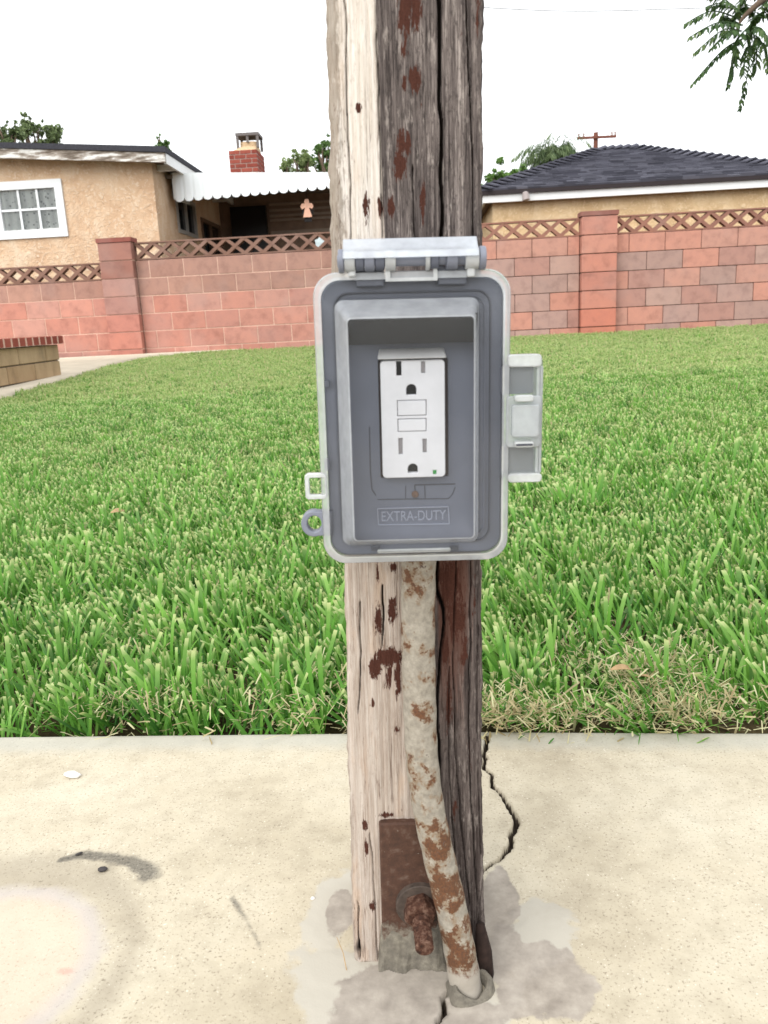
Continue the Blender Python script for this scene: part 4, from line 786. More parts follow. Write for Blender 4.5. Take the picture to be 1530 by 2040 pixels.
for x in (xe-0.05,):
    mb = MB(); mb.box(x-0.04, x+0.04, YV+0.05, YV+0.13, gz, zt_(x)-0.05); part('support_post', mb, AW, pcov)
# angel ornament hanging under the cover
ap = at_wall(612, 418, YV+0.25); k = at_wall(613, 418, YV+0.25).x-ap.x
body_ = [(-9, -14), (-7, -14), (7, -14), (9, -13), (4, 4), (10, 1), (13, 6), (10, 12), (4, 12), (5, 15), (3, 20), (-3, 20), (-5, 15), (-4, 12), (-10, 12), (-13, 6), (-10, 1), (-4, 4)]
ang = thing('angel_ornament', 'small copper angel cut-out hanging under the white patio cover', 'ornament', WM @ Matrix.Translation((ap.x, ap.y, ap.z)))
ob('figure', flat([[(x*k, y*k) for x, y in body_]], -0.01, 0.01, 'figure', 0.002), simple('copper_paint', S(238, 186, 158, .95), 0.5, 0.4), ang)
mb = MB(); mb.box(-7*k, 7*k, 0.02, 0.05, -22*k, -6*k); mb.box(-11*k, 11*k, 0.02, 0.04, -8*k, 6*k); part('backing', mb, simple('dark_backing', S(26, 22, 22)), ang)
mb = MB(); mb.tube([(0, 0, 19*k), (0, 0, 48*k)], 0.004, 6); part('hanging_cord', mb, MATS['dark_backing'], ang)
wo = at_wall(638, 484, 0.6); ww = thing('garden_pinwheel', 'pale blue-white shiny pinwheel showing through the openwork of the wall', 'pinwheel', WM @ Matrix.Translation((wo.x, wo.y, gz)))
mb = MB(); hh = wo.z-gz; mb.loops([[(0.075*math.cos(a_)*(1 if i % 2 else 0.75), -0.004, hh+0.075*math.sin(a_)*(1 if i % 2 else 0.75)) for i, a_ in enumerate([2*math.pi*j/12 for j in range(12)])], [(0.07*math.cos(a_)*(1 if i % 2 else 0.75), 0.012, hh+0.07*math.sin(a_)*(1 if i % 2 else 0.75)) for i, a_ in enumerate([2*math.pi*j/12 for j in range(12)])]], cap0=True, cap1=True); part('disc', mb, simple('pale_foil', S(206, 222, 224, .8), 0.3, 0.5), ww)
mb = MB(); mb.tube([(0, 0.016, -0.05), (0, 0.016, hh)], 0.006, 8); part('stake', mb, WPAINT, ww)

# ------------------------------------------------------------------ garage on the right
YG_ = 1.9
gar = thing('garage', 'tan stucco garage with grey shingled hip roof and white fascia behind the wall', 'garage', WM)
gx0_ = at_wall(978, 430, YG_).x; exr0 = at_wall(1633, 352, YG_-0.4).x; gx1_ = exr0-0.4; f0 = at_wall(962, 404, YG_-0.4); f1 = at_wall(1530, 373, YG_-0.4); ftop0 = at_wall(962, 389, YG_-0.4); ez_f = (f0.z+f1.z)/2; et_f = ez_f+(ftop0.z-f0.z)
mb = MB(); mb.box(gx0_, gx1_, YG_-0.26, YG_-0.11, gz, ez_f+0.02); mb.box(gx0_, gx0_+0.15, YG_-0.109, YG_+5.5, gz, ez_f+0.02); part('wall', mb, STG, gar)
exl_, exr_ = f0.x, exr0; ey0, ey1 = YG_-0.4, YG_+5.9
mb = MB(); mb.box(exl_, exr_, ey0, ey0+0.04, ez_f, et_f); mb.box(exl_, exl_+0.04, ey0+0.041, ey1, ez_f, et_f); part('fascia', mb, WPAINT, gar)
mb = MB(); mb.box(exl_+0.041, exr_, ey0+0.041, ey1, ez_f+0.025, ez_f+0.05); part('soffit', mb, MATS['soffit_wood'], gar)
mb = MB(); mb.box(exl_-0.03, exr_, ey0-0.035, ey0+0.02, et_f+0.001, et_f+0.05); mb.box(exl_-0.03, exl_+0.02, ey0+0.021, ey1, et_f+0.001, et_f+0.05); part('drip_edge', mb, simple('dark_drip_edge', S(44, 36, 38)), gar)
rl = at_wall(1190, 300, YG_+2.3); rr2 = at_wall(1268, 297, YG_+2.3); rz = (rl.z+rr2.z)/2; ze = et_f+0.05
RL = Vector((rl.x, rl.y, rz)); RRr = Vector((rr2.x, rr2.y, rz)); EL = Vector((exl_-0.03, ey0-0.035, ze)); rh = at_wall(1530, 336, YG_+1.0)
ER = Vector((exr_+0.02, ey0-0.035, ze)); BLc = Vector((exl_-0.03, ey1, ze)); BRc = Vector((exr_+0.02, ey1, ze))
mb = MB(); mb.add([EL, ER, RRr, RL, BLc, BRc], [(0, 1, 2, 3), (4, 0, 3), (5, 4, 3, 2), (1, 5, 2)]); mb.v = [(x, y, z) for x, y, z in mb.v]; part('roof_deck', mb, simple('deck', S(60, 60, 68)), gar)
SHG = NT('shingle'); _a = SHG.attr('tone'); _n = SHG.noise(SHG.pos(), 90, 3); SHG = SHG.done(SHG.mix(SHG.math('MULTIPLY', _n, .35), SHG.ramp(_a, [(0, S(66, 66, 74)), (.5, S(84, 84, 94)), (1, S(104, 104, 114))]), S(60, 60, 68)), 0.95, 0.1)
slope = (RL-EL); rowsN = 24; mb = MB(); tones = []
nrm = (ER-EL).cross(RL-EL).normalized(); nrm = nrm if nrm.z > 0 else -nrm
for i in range(rowsN):
    t0, t1 = i/rowsN, (i+1.25)/rowsN; t1 = min(1, t1); a0, a1 = EL.lerp(RL, t0), EL.lerp(RL, t1); b0, b1 = ER.lerp(RRr, t0), ER.lerp(RRr, t1)
    x = random.uniform(-0.25, 0); L = (b0-a0).length
    while x < L-0.02:
        wd_ = random.uniform(0.09, 0.24); f_a, f_b = max(0, x/L), min(1, (x+wd_)/L); x += wd_; th_ = random.choice((0.012, 0.016, 0.024))
        if f_b-f_a < 1e-3: continue
        Xa, Xb = a0.lerp(b0, f_a), a0.lerp(b0, f_b); Ya, Yb = a1+(b0-a0)*f_a*0, None
        sl2 = (a1-a0)-(b0-a0).normalized()*((a1-a0).dot((b0-a0).normalized())); P0, P1 = Xa, Xb; P2, P3 = Xb+sl2, Xa+sl2
        l1 = (a1-EL).dot((b0-a0).normalized()); r1 = (b1-EL).dot((b0-a0).normalized()); dirx = (b0-a0).normalized()
        for Pq in (P2, P3):
            s__ = (Pq-EL).dot(dirx); Pq += dirx*(max(l1, min(r1, s__))-s__)
        mb.hexa([P0+nrm*0.001, P1+nrm*0.001, P2+nrm*0.001, P3+nrm*0.001], [P0+nrm*(th_+0.012), P1+nrm*(th_+0.012), P2+nrm*(th_*0.3+0.003), P3+nrm*(th_*0.3+0.003)]); tn = random.random(); tones += [tn]*8
me = mb.mesh('shingles', fix=False); set_attr(me, 'tone', tones); ob('shingles', me, SHG, gar, kind='stuff')
def caps(A, B, m, lift):
    ax = (B-A)/m; t_ = ax.normalized(); side = t_.cross(Vector((0, 0, 1))).normalized(); upv = side.cross(t_)
    for i in range(m):
        q0 = A+ax*i+upv*(lift+0.030); q1 = A+ax*(i+1.12)+upv*lift; c_ = MB()
        for sg in (-1, 1):
            w_ = side*sg*0.14; dn = upv*-0.045
            c_.hexa([q0, q0+w_+dn, q1+w_*0.96+dn, q1], [q0+upv*0.02, q0+w_+dn+upv*0.02, q1+w_*0.96+dn+upv*0.008, q1+upv*0.008])
        me_ = c_.mesh('ridge_cap'); set_attr(me_, 'tone', [random.uniform(.35, .9)]*len(me_.vertices)); ob('ridge_cap', me_, SHG, gar)
caps(EL, RL, 20, 0.03); caps(RRr, RL, 5, 0.035); caps(ER, RRr, 22, 0.03)
hk = at_wall(1046, 388, ey0-0.06); mb = MB(); mb.tube([(hk.x, ey0+0.01, hk.z), (hk.x, ey0-0.09, hk.z), (hk.x+0.01, ey0-0.10, hk.z-0.07)], [0.03, 0.045, 0.05], 10); part('floodlight', mb, simple('lamp_grey', S(150, 140, 138)), gar, smooth=True)

# ------------------------------------------------------------------ low planter wall on the left path
pa, pb_ = at_z(0, 777, 0.10), at_z(125, 753, 0.10); xw = float(pb_[0])-0.0; zb_p = float(yard_z(-2.6, 6.2))+0.045; yend = float(pb_[1]); ystart = 3.4; htop = HCAM+0.005
pln = thing('planter_wall', 'low tan stone block planter wall with red brick coping at left edge', 'planter', Matrix.Translation((xw, yend, zb_p)))
STONE = NT('tan_stone'); _p = STONE.pos(); _v = STONE.noise(STONE.mapping(_p, (1, 1, .3)), 7, 5, .6); _o = STONE.n('ShaderNodeObjectInfo')
_c = STONE.mix(.5, STONE.ramp(_v, [(.3, S(92, 82, 68, .8)), (.45, S(178, 150, 116, .7)), (.65, S(206, 178, 142, .7))]), STONE.ramp(_o.outputs['Random'], [(0, S(176, 146, 112, .7)), (1, S(200, 176, 142, .7))])); STONE.bump(STONE.noise(_p, 30, 5), .6, .01); STONE = STONE.done(_c, .9, .15)
UBX = MB(); UBX.box(-.5, .5, -.5, .5, -.5, .5); UBS = UBX.mesh('stone_block', bevel=0.035); UBS.materials.append(STONE); UBB = UBX.mesh('coping_brick', bevel=0.06); UBB.materials.append(BRICK)
hs_ = htop-zb_p-0.075; ch = hs_/2; wid = 0.22
for r_ in range(2):
    y = 0.0+(0.0 if r_ else 0.0); first = True
    while yend+y > ystart:
        L = 0.27 if (first and r_) else random.uniform(0.44, 0.52); o = ob('stone_block', UBS, None, pln); o.location = (-wid/2, y-L/2, ch*(r_+0.5)); o.scale = (wid, L-0.008, ch-0.008); y -= L; first = False
mb = MB(); mb.box(-wid+0.015, -0.015, ystart-yend, -0.015, 0, hs_-0.004); part('mortar', mb, simple('planter_mortar', S(120, 108, 92, .6)), pln)
mb = MB(); mb.box(-1.6, -wid+0.014, -0.22, -0.016, 0, hs_-0.01); part('end_wall', mb, STONE, pln)
mb = MB(); mb.box(-wid+0.005, 0.037, ystart-yend, 0.004, hs_+0.001, hs_+0.063); part('coping_mortar', mb, mort_l, pln)
y = 0.02
while yend+y > ystart:
    o = ob('coping_brick', UBB, None, pln); o.location = (-wid/2+0.01, y-0.05, hs_+0.034); o.scale = (wid+0.06, 0.100, 0.066); o.rotation_euler.z = random.uniform(-.01, .01); y -= 0.122
x = -wid-0.03
for i in range(12): o = ob('coping_brick', UBB, None, pln); o.location = (x-0.05-0.104*i, -0.10, hs_+0.034); o.scale = (0.094, 0.26, 0.066)

# ------------------------------------------------------------------ lawn
def mat_grass():
    t = NT('lawn_grass'); a = t.n('ShaderNodeVertexColor', layer_name='Col') if False else t.n('ShaderNodeAttribute', attribute_name='Col')
    sp = t.n('ShaderNodeSeparateColor'); t.put(sp.inputs[0], a.outputs['Color']); oi = t.n('ShaderNodeObjectInfo')
    big = t.noise(t.pos(), 1.3, 4)
    rnd = t.math('ADD', t.math('MULTIPLY', sp.outputs[1], 0.6), t.math('MULTIPLY', oi.outputs['Random'], 0.4))
    g = t.ramp(rnd, [(0.0, (0.040, 0.125, 0.034, 1)), (0.3, (0.070, 0.215, 0.032, 1)), (0.7, (0.135, 0.340, 0.042, 1)), (1.0, (0.260, 0.500, 0.090, 1))])
    g = t.mix(t.math('MULTIPLY', t.step(big, 0.45, 0.65), 0.35), g, (0.15, 0.33, 0.045, 1))
    straw = t.ramp(sp.outputs[1], [(0, (0.34, 0.26, 0.13, 1)), (0.5, (0.52, 0.45, 0.25, 1)), (1, (0.62, 0.60, 0.36, 1))])
    c = t.mix(sp.outputs[0], g, t.mix(0.35, straw, (0.58, 0.80, 0.27, 1))); c = t.mix(sp.outputs[2], c, straw)
    t.done(c, 0.55, 0.35)
    tr = t.n('ShaderNodeBsdfTranslucent'); t.put(tr.inputs[0], c); mx = t.n('ShaderNodeMixShader'); mx.inputs[0].default_value = 0.42
    t.put(mx.inputs[1], t.b.outputs[0]); t.put(mx.inputs[2], tr.outputs[0]); t.put(t.out.inputs['Surface'], mx.outputs[0]); return t.m
GRASS = mat_grass(); protos = bpy.data.collections.new('grass_tufts'); rg = random.Random(3)
def tuft(name, n, rad, Lr, wr, tilt, bias, dead=0.0, tipf=0.85, seg=4, lay=False):
    V, F, Cc = [], [], []
    for _ in range(n):
        a = rg.uniform(0, 2*math.pi); r_ = rad*math.sqrt(rg.random()); bx_, by_ = r_*math.cos(a), r_*math.sin(a)
        L = rg.uniform(*Lr); w0 = rg.uniform(*wr); az = rg.gauss(bias, 1.0) if bias is not None else rg.uniform(0, 6.28); th = abs(rg.gauss(tilt, 0.26)); curl = rg.uniform(-0.1, 0.75)
        fc_ = az+math.pi/2+rg.uniform(-0.9, 0.9); side = Vector((math.cos(fc_), math.sin(fc_), 0)); p = Vector((bx_, by_, -0.004 if not lay else rg.uniform(0.002, 0.022))); g = rg.random()
        isd = 1.0 if rg.random() < dead else 0.0; cut = rg.random() < tipf; b0 = len(V)
        for k in range(seg+1):
            f = k/seg; th_k = th+curl*f*f
            w_ = w0*(1.0 if (cut or isd) else (1-0.85*f*f))*(0.75+0.5*min(1, f*3)*(1 if f < .95 or not cut else 0.9))
            V += [p-side*(w_/2), p+side*(w_/2)]; tip = (1.0 if (cut and k == seg) else ((0.32 if seg == 3 else 0.15) if cut and k == seg-1 else 0.0)); Cc += [(tip, g, isd, 1)]*2
            step = L*(0.30 if k < seg-2 else (0.28 if k == seg-2 else 0.12))
            p = p+Vector((math.sin(th_k)*math.cos(az), math.sin(th_k)*math.sin(az), math.cos(th_k)))*step
        for k in range(seg): F.append((b0+2*k, b0+2*k+1, b0+2*k+3, b0+2*k+2))
        if cut and not isd and rg.random() < 0.6:     # frayed mown end
            q = V[-1]*0.5+V[-2]*0.5; b1 = len(V); d_ = Vector((rg.uniform(-1, 1), rg.uniform(-1, 1), rg.uniform(-.3, .8))).normalized()
            V += [q-side*w0*0.3, q+side*w0*0.3, q+d_*w0*1.3]; Cc += [(1, g, 0, 1)]*3; F.append((b1, b1+1, b1+2))
    me = bpy.data.meshes.new(name); me.from_pydata([tuple(v) for v in V], [], F); ca = me.color_attributes.new('Col', 'FLOAT_COLOR', 'POINT'); ca.data.foreach_set('color', np.array(Cc, np.float32).ravel()); me.shade_smooth()
    me.materials.append(GRASS); o = bpy.data.objects.new(name, me); protos.objects.link(o)
BI = R_(125)                                          # the blades lean left and away
for i in range(5): tuft('tuft_a%d' % i, 22, 0.032, (0.040, 0.072), (0.0024, 0.0044), 0.45, BI, 0.03, 0.75)
for i in range(3): tuft('tuft_b%d' % i, 13, 0.032, (0.065, 0.105), (0.0036, 0.0058), 0.62, BI, 0.0, 0.4)
for i in range(3): tuft('tuft_c%d' % i, 22, 0.035, (0.012, 0.030), (0.0009, 0.0020), 1.15, None, 0.8, 0.3, 3, True)
for i in range(4): tuft('tuft_d%d' % i, 50, 0.062, (0.034, 0.064), (0.0030, 0.0050), 0.42, None, 0.02, 0.9, 3)
ry = np.random.default_rng(5); PT, RO, SC, IX = [], [], [], []
def sow(y0, y1, dens, ids, sc, wts=None, half=0.62):
    ymid = (y0+y1)/2; wmax = half*y1+0.45; n = int(dens*2*wmax*(y1-y0)); x = ry.uniform(-wmax, wmax, n); y = ry.uniform(y0, y1, n)
    ok = (np.abs(x) < half*y+0.42) & (y > edge_y(x)+0.034) & (x > path_edge(np.clip(y, 4.2, 9.86))+0.03) & (y < W0[1]+(x-W0[0])*math.tan(WYAW)-0.04-0.1*((x-W0[0] > YL-.05) & (x-W0[0] < YR+.05)))
    x, y = x[ok], y[ok]; m = len(x); PT.append(np.stack([x, y, yard_z(x, y)], 1)); ii = ry.choice(ids, m, p=wts); IX.append(ii)
    RO.append(np.stack([ry.normal(0, .12, m), ry.normal(0, .12, m), np.where(ii >= 11, ry.uniform(0, 6.28, m), ry.normal(0, .75, m))], 1)); SC.append(ry.uniform(sc[0], sc[1], m))
A_, B__, C_, D_ = [0, 1, 2, 3, 4], [5, 6, 7], [8, 9, 10], [11, 12, 13, 14]
sow(0.72, 1.15, 1050, A_+B__+C_, (0.7, 1.1), [.08]*5+[.11]*3+[.09]*3, 0.8)
sow(1.15, 2.3, 1150, A_+B__+C_, (0.7, 1.1), [.13]*5+[.09]*3+[.0266]*2+[.0268], 0.72)
sow(2.3, 4.5, 720, A_+D_, (0.75, 1.1), [.12]*5+[.10]*4); sow(4.5, 7.0, 340, D_, (0.8, 1.2)); sow(7.0, 10.2, 300, D_, (0.85, 1.25))
# dry thatch patches near the slab
for px, py, r_, n in ((1270, 1340, 0.045, 60), (1010, 1420, 0.04, 50), (1400, 1410, 0.04, 25), (640, 1380, 0.04, 16), (280, 1400, 0.05, 16)):
    c_ = at_z(px, py, 0.02); x = ry.normal(c_[0], r_, n); y = np.maximum(ry.normal(c_[1], r_*1.2, n), edge_y(x)+0.02); ii = ry.choice(C_, n)
    PT.append(np.stack([x, y, yard_z(x, y)+0.026], 1)); IX.append(ii); RO.append(np.stack([ry.normal(0, .2, n), ry.normal(0, .2, n), ry.uniform(0, 6.28, n)], 1)); SC.append(ry.uniform(.7, 1.2, n))
PT, RO, SC, IX = map(np.concatenate, (PT, RO, SC, IX)); print('tufts', len(PT))
me = bpy.data.meshes.new('grass'); me.vertices.add(len(PT)); me.vertices.foreach_set('co', PT.astype(np.float32).ravel())
a = me.attributes.new('rot', 'FLOAT_VECTOR', 'POINT'); a.data.foreach_set('vector', RO.astype(np.float32).ravel()); a = me.attributes.new('scl', 'FLOAT', 'POINT'); a.data.foreach_set('value', SC.astype(np.float32))
a = me.attributes.new('idx', 'INT', 'POINT'); a.data.foreach_set('value', IX.astype(np.int32)); me.materials.append(GRASS)
go = ob('grass', me, None, label='green mown lawn grass with pale cut tips between patio and wall', cat='grass', kind='stuff')
ng = bpy.data.node_groups.new('sow_grass', 'GeometryNodeTree'); ng.interface.new_socket('Geometry', in_out='INPUT', socket_type='NodeSocketGeometry'); ng.interface.new_socket('Geometry', in_out='OUTPUT', socket_type='NodeSocketGeometry')
N_ = ng.nodes.new; gi, gout, ip, ci = N_('NodeGroupInput'), N_('NodeGroupOutput'), N_('GeometryNodeInstanceOnPoints'), N_('GeometryNodeCollectionInfo')
ci.inputs['Collection'].default_value = protos; ci.inputs['Separate Children'].default_value = True; ci.inputs['Reset Children'].default_value = True
def na(nm, dt): q = N_('GeometryNodeInputNamedAttribute'); q.data_type = dt; q.inputs['Name'].default_value = nm; return next(s_ for s_ in q.outputs if s_.name == 'Attribute' and s_.enabled)
lk = ng.links.new; lk(gi.outputs[0], ip.inputs['Points']); lk(ci.outputs[0], ip.inputs['Instance']); ip.inputs['Pick Instance'].default_value = True
lk(na('idx', 'INT'), ip.inputs['Instance Index']); e2r = N_('FunctionNodeEulerToRotation'); lk(na('rot', 'FLOAT_VECTOR'), e2r.inputs[0]); lk(e2r.outputs[0], ip.inputs['Rotation']); lk(na('scl', 'FLOAT'), ip.inputs['Scale']); lk(ip.outputs[0], gout.inputs[0])
go.modifiers.new('sow', 'NODES').node_group = ng

# ------------------------------------------------------------------ trees, pole, cables
def leaf_mat(name, a, b, c_, tr_=0.35):
    t = NT(name); v = t.attr('tone'); col = t.ramp(v, [(0, a), (0.5, b), (1, c_)]); t.done(col, 0.6, 0.3)
    tr = t.n('ShaderNodeBsdfTranslucent'); t.put(tr.inputs[0], col); mx = t.n('ShaderNodeMixShader'); mx.inputs[0].default_value = tr_; t.put(mx.inputs[1], t.b.outputs[0]); t.put(mx.inputs[2], tr.outputs[0]); t.put(t.out.inputs['Surface'], mx.outputs[0]); return t.m
LEAF = leaf_mat('leaf_green', (0.05, 0.10, 0.025, 1), (0.10, 0.19, 0.05, 1), (0.20, 0.32, 0.10, 1)); LEAF2 = leaf_mat('leaf_olive', (0.07, 0.10, 0.04, 1), (0.14, 0.19, 0.08, 1), (0.26, 0.33, 0.15, 1)); BARK = simple('bark', S(96, 82, 70), 0.95, 0.1, 0.3, 20)
def leaves(C_list, n, size, seed, asp=0.55):
    r_ = np.random.default_rng(seed); V, F, Tn = [], [], []
    wts = np.array([c[3] for c in C_list])**2; wts = wts/wts.sum()
    for i in range(n):
        c = C_list[r_.choice(len(C_list), p=wts)]; d = r_.normal(size=3); d /= np.linalg.norm(d); rr_ = c[3]*(r_.random()**0.4); p = np.array(c[:3])+d*rr_*np.array([1, 1, .85])
        u_ = r_.normal(size=3); u_ /= np.linalg.norm(u_); w_ = np.cross(u_, r_.normal(size=3)); w_ /= np.linalg.norm(w_); s_ = size*r_.uniform(.6, 1.3); b = len(V)
        V += [p-u_*s_*.5, p+w_*s_*asp*.5, p+u_*s_*.5, p-w_*s_*asp*.5]; F.append((b, b+1, b+2, b+3)); Tn += [r_.random()]*4
    me = bpy.data.meshes.new('crown'); me.from_pydata([tuple(v) for v in V], [], F); set_attr(me, 'tone', Tn); return me
def tree(name, label, px, py, yd, blobs, n, size, mat, seed, group=None):
    base = at_y(px, py, yd); k = yd/FPX*1.02; root = thing(name, label, 'tree', Matrix.Translation((base[0], yd, ZW)), group)
    r_ = random.Random(seed); CL = []
    for bx_, by_, br in blobs:
        q = at_y(bx_, by_, yd); cen = (q[0]-base[0], 0, q[2]-ZW)
        for _ in range(15): CL.append((cen[0]+r_.gauss(0, .5)*br*k, r_.gauss(0, .5)*br*k, cen[2]+r_.gauss(0, .48)*br*k, br*k*r_.uniform(.14, .42)))
    ob('crown', leaves(CL, int(n*1.5), size*0.78, seed), mat, root); h = min(c[2] for c in CL); mb = MB(); fork = Vector((0, 0, max(0.8, h*0.75))); mb.tube([(0, 0, -0.1), (0.05, 0, fork.z*.5), fork], [0.16, 0.13, 0.10], 8)
    for c in CL[::3]: mid = (fork+Vector(c[:3]))/2+Vector((r_.uniform(-.2, .2), r_.uniform(-.2, .2), 0.1)); mb.tube([fork, mid, c[:3]], [0.07, 0.04, 0.012], 5)
    part('trunk', mb, BARK, root, smooth=2)
tree('leafy_tree', 'olive-green tree rising above the house roof at the far left edge', 15, 290, 22, [(12, 285, 30), (-30, 300, 40), (25, 262, 16), (0, 258, 14)], 2600, 0.13, LEAF2, 1, 'trees behind the houses')
tree('leafy_tree', 'sparse green tree above the house roof, second from the left edge', 75, 290, 24, [(70, 285, 34), (60, 255, 18), (92, 268, 20), (105, 285, 18)], 2600, 0.13, LEAF2, 2, 'trees behind the houses')
tree('leafy_tree', 'small treetop just showing above the house roof corner', 322, 300, 24, [(322, 300, 18), (318, 282, 8), (328, 292, 9)], 700, 0.12, LEAF, 3, 'trees behind the houses')
tree('leafy_tree', 'pale loose shrub-like tree above the white patio cover', 590, 345, 20, [(575, 345, 24), (600, 335, 26), (565, 330, 10), (590, 312, 10), (612, 322, 14)], 2000, 0.09, leaf_mat('leaf_pale', (0.12, 0.17, 0.06, 1), (0.22, 0.29, 0.11, 1), (0.36, 0.44, 0.2, 1)), 4, 'trees behind the houses')
tree('leafy_tree', 'darker green tree beside the post above the patio cover', 645, 345, 22, [(640, 335, 26), (650, 305, 22), (660, 340, 30), (648, 288, 9)], 2800, 0.10, LEAF, 5, 'trees behind the houses')
tree('leafy_tree', 'round bright green bush-like tree left of the garage roof', 1000, 380, 20, [(985, 372, 26), (1008, 352, 20), (1032, 347, 15), (985, 356, 16), (1040, 368, 22)], 2600, 0.12, leaf_mat('leaf_bright', (0.07, 0.14, 0.03, 1), (0.13, 0.24, 0.06, 1), (0.22, 0.36, 0.10, 1)), 6, 'trees behind the houses')
def frond_mesh(pts, n, Ll, Wl, droop, seed, both=True):     # arching midrib with leaflet pairs
    r_ = random.Random(seed); sp = spline([Vector(p) for p in pts], 8); V, F, Tn = [], [], []; m = len(sp)
    mb = MB(); mb.tube(sp, [0.05*Wl*4*(1-0.7*i/m)+0.0015 for i in range(m)], 5); V += [Vector(v) for v in mb.v]; F += mb.f; Tn += [0.2]*len(V)
    for i in range(n):
        f = 0.12+0.88*i/(n-1); idx = min(m-2, int(f*(m-1))); p = sp[idx].lerp(sp[idx+1], f*(m-1)-idx); t_ = (sp[idx+1]-sp[idx]).normalized()
        sd_ = t_.cross(Vector((0, 0, 1)));  sd_ = sd_.normalized() if sd_.length > .05 else Vector((1, 0, 0)); tone = r_.random()
        for sg in ((-1, 1) if both else (1,)):
            d = (sd_*sg*r_.uniform(.6, 1)+t_*r_.uniform(.25, .6)+Vector((0, 0, -1))*droop*r_.uniform(.6, 1.2)).normalized(); l = Ll*(0.55+0.6*math.sin(math.pi*min(1, f*.85+.12)))*r_.uniform(.8, 1.1); w_ = d.cross(Vector((r_.uniform(-.5, .5), r_.uniform(-.5, .5), 1))).normalized()*Wl*r_.uniform(.8, 1.1)
            b = len(V); V += [p, p+d*l*.35+w_*.5, p+d*l*.75+w_*.32+Vector((0, 0, -.06*l)), p+d*l+Vector((0, 0, -.15*l)), p+d*l*.75-w_*.32+Vector((0, 0, -.06*l)), p+d*l*.35-w_*.5]; F.append((b, b+1, b+2, b+3, b+4, b+5)); Tn += [tone]*6
    me = bpy.data.meshes.new('frond'); me.from_pydata([tuple(v) for v in V], [], F); set_attr(me, 'tone', Tn); return me
# feathery palm behind the garage
yp = 21.0; q = at_y(1100, 345, yp); palm = thing('feathery_palm', 'grey-green feathery palm behind the garage roof', 'palm', Matrix.Translation((q[0], yp, ZW)))
cz = at_y(1095, 322, yp)[2]-ZW; mb = MB(); mb.tube([(0, 0, -0.1), (0.05, 0, cz*.5), (0, 0, cz)], [0.14, 0.12, 0.10], 10); part('trunk', mb, BARK, palm, smooth=2)
PALM = leaf_mat('palm_green', (0.06, 0.10, 0.04, 1), (0.11, 0.16, 0.07, 1), (0.20, 0.26, 0.12, 1)); rp = random.Random(9)
for i in range(52):
    a_ = rp.uniform(0, 6.28); L = rp.uniform(.45, .95); up = rp.uniform(.1, .62); c0_ = Vector((rp.uniform(-.25, .25), rp.uniform(-.2, .2), cz-rp.uniform(0, .25)))
    d = Vector((math.cos(a_), math.sin(a_)*.6, 0)); ob('frond', frond_mesh([c0_, c0_+d*L*.35+Vector((0, 0, up)), c0_+d*L*.75+Vector((0, 0, up*.9)), c0_+d*L+Vector((0, 0, up*.45))], 14, 0.22, 0.028, 0.9, i), PALM, palm)
for i, (px, py) in enumerate(((1120, 325), (1135, 318), (1150, 312), (1163, 318), (1128, 335), (1172, 322), (1145, 330))):
    t_ = at_y(px, py, yp); c0_ = Vector((t_[0]-q[0]-.15, rp.uniform(-.2, .2), cz-.35)); tip = Vector((t_[0]-q[0], 0, t_[2]-ZW)); ob('frond', frond_mesh([c0_, c0_.lerp(tip, .5)+Vector((-.05, 0, .1)), tip, tip+Vector((.12, 0, -.08))], 9, 0.13, 0.02, 0.6, 60+i), PALM, palm)
# overhanging branch, upper right
yo = 5.5; pt = lambda px, py, dy=0.0: Vector(at_y(px, py, yo+dy)); OVL = leaf_mat('compound_leaf', (0.028, 0.060, 0.018, 1), (0.055, 0.110, 0.030, 1), (0.12, 0.17, 0.06, 1), 0.3)
tb = Vector((4.1, 5.7, float(yard_z(4.1, 5.7)))); ov = thing('overhanging_tree', 'branch of drooping compound leaves hanging into the top right corner of the sky', 'tree', Matrix.Translation(tb))
mb = MB(); hub = pt(1478, 45); lm = [tb+Vector((0, 0, -.1)), tb+Vector((.05, 0, 1.2)), tb+Vector((-.05, -.05, 2.3)), pt(1700, -120), pt(1560, -30), hub+Vector((.02, 0, .04)), pt(1468, 60)]
mb.tube([p-tb for p in spline(lm, 6)], [0.10*(1-i/37)**1.4+0.004 for i in range(37)], 8); part('trunk', mb, BARK, ov, smooth=2)
fr_ = [((1478, 40), (1420, 22), (1367, 46)), ((1480, 50), (1430, 45), (1372, 75)), ((1478, 62), (1440, 60), (1384, 105)), ((1484, 75), (1440, 100), (1380, 166)), ((1470, 60), (1452, 62), (1418, 95)), ((1472, 70), (1462, 120), (1450, 172)), ((1488, 70), (1492, 130), (1474, 215)), ((1500, 60), (1508, 110), (1500, 145)), ((1495, 45), (1512, 28), (1540, 22)), ((1500, 55), (1520, 60), (1545, 110)),
       ((1480, 30), (1450, 5), (1410, 12)), ((1490, 30), (1480, 0), (1462, -25)), ((1500, 40), (1510, 5), (1530, -30)), ((1490, 55), (1470, 80), (1465, 130)), ((1505, 70), (1520, 90), (1530, 140)), ((1470, 25), (1440, -5), (1405, -20)), ((1510, 20), (1540, 0), (1580, 20)), ((1530, 40), (1560, 60), (1590, 120)), ((1530, 10), (1545, 40), (1530, 85)), ((1475, 50), (1460, 40), (1440, 30)), ((1500, 20), (1480, 15), (1455, 40)), ((1495, 85), (1485, 110), (1482, 150)), ((1525, 20), (1500, 40), (1490, 75)), ((1515, -10), (1490, -20), (1470, 15))]
for i, (a_, b_, c_) in enumerate(fr_):
    dy = random.uniform(-.18, .18); P0, P1, P2 = pt(*a_, dy*.3), pt(*b_, dy*.7), pt(*c_, dy); ob('frond', frond_mesh([p-tb for p in (P0, P1, P2)], 14, 0.060, 0.022, 0.75, 100+i), OVL, ov)
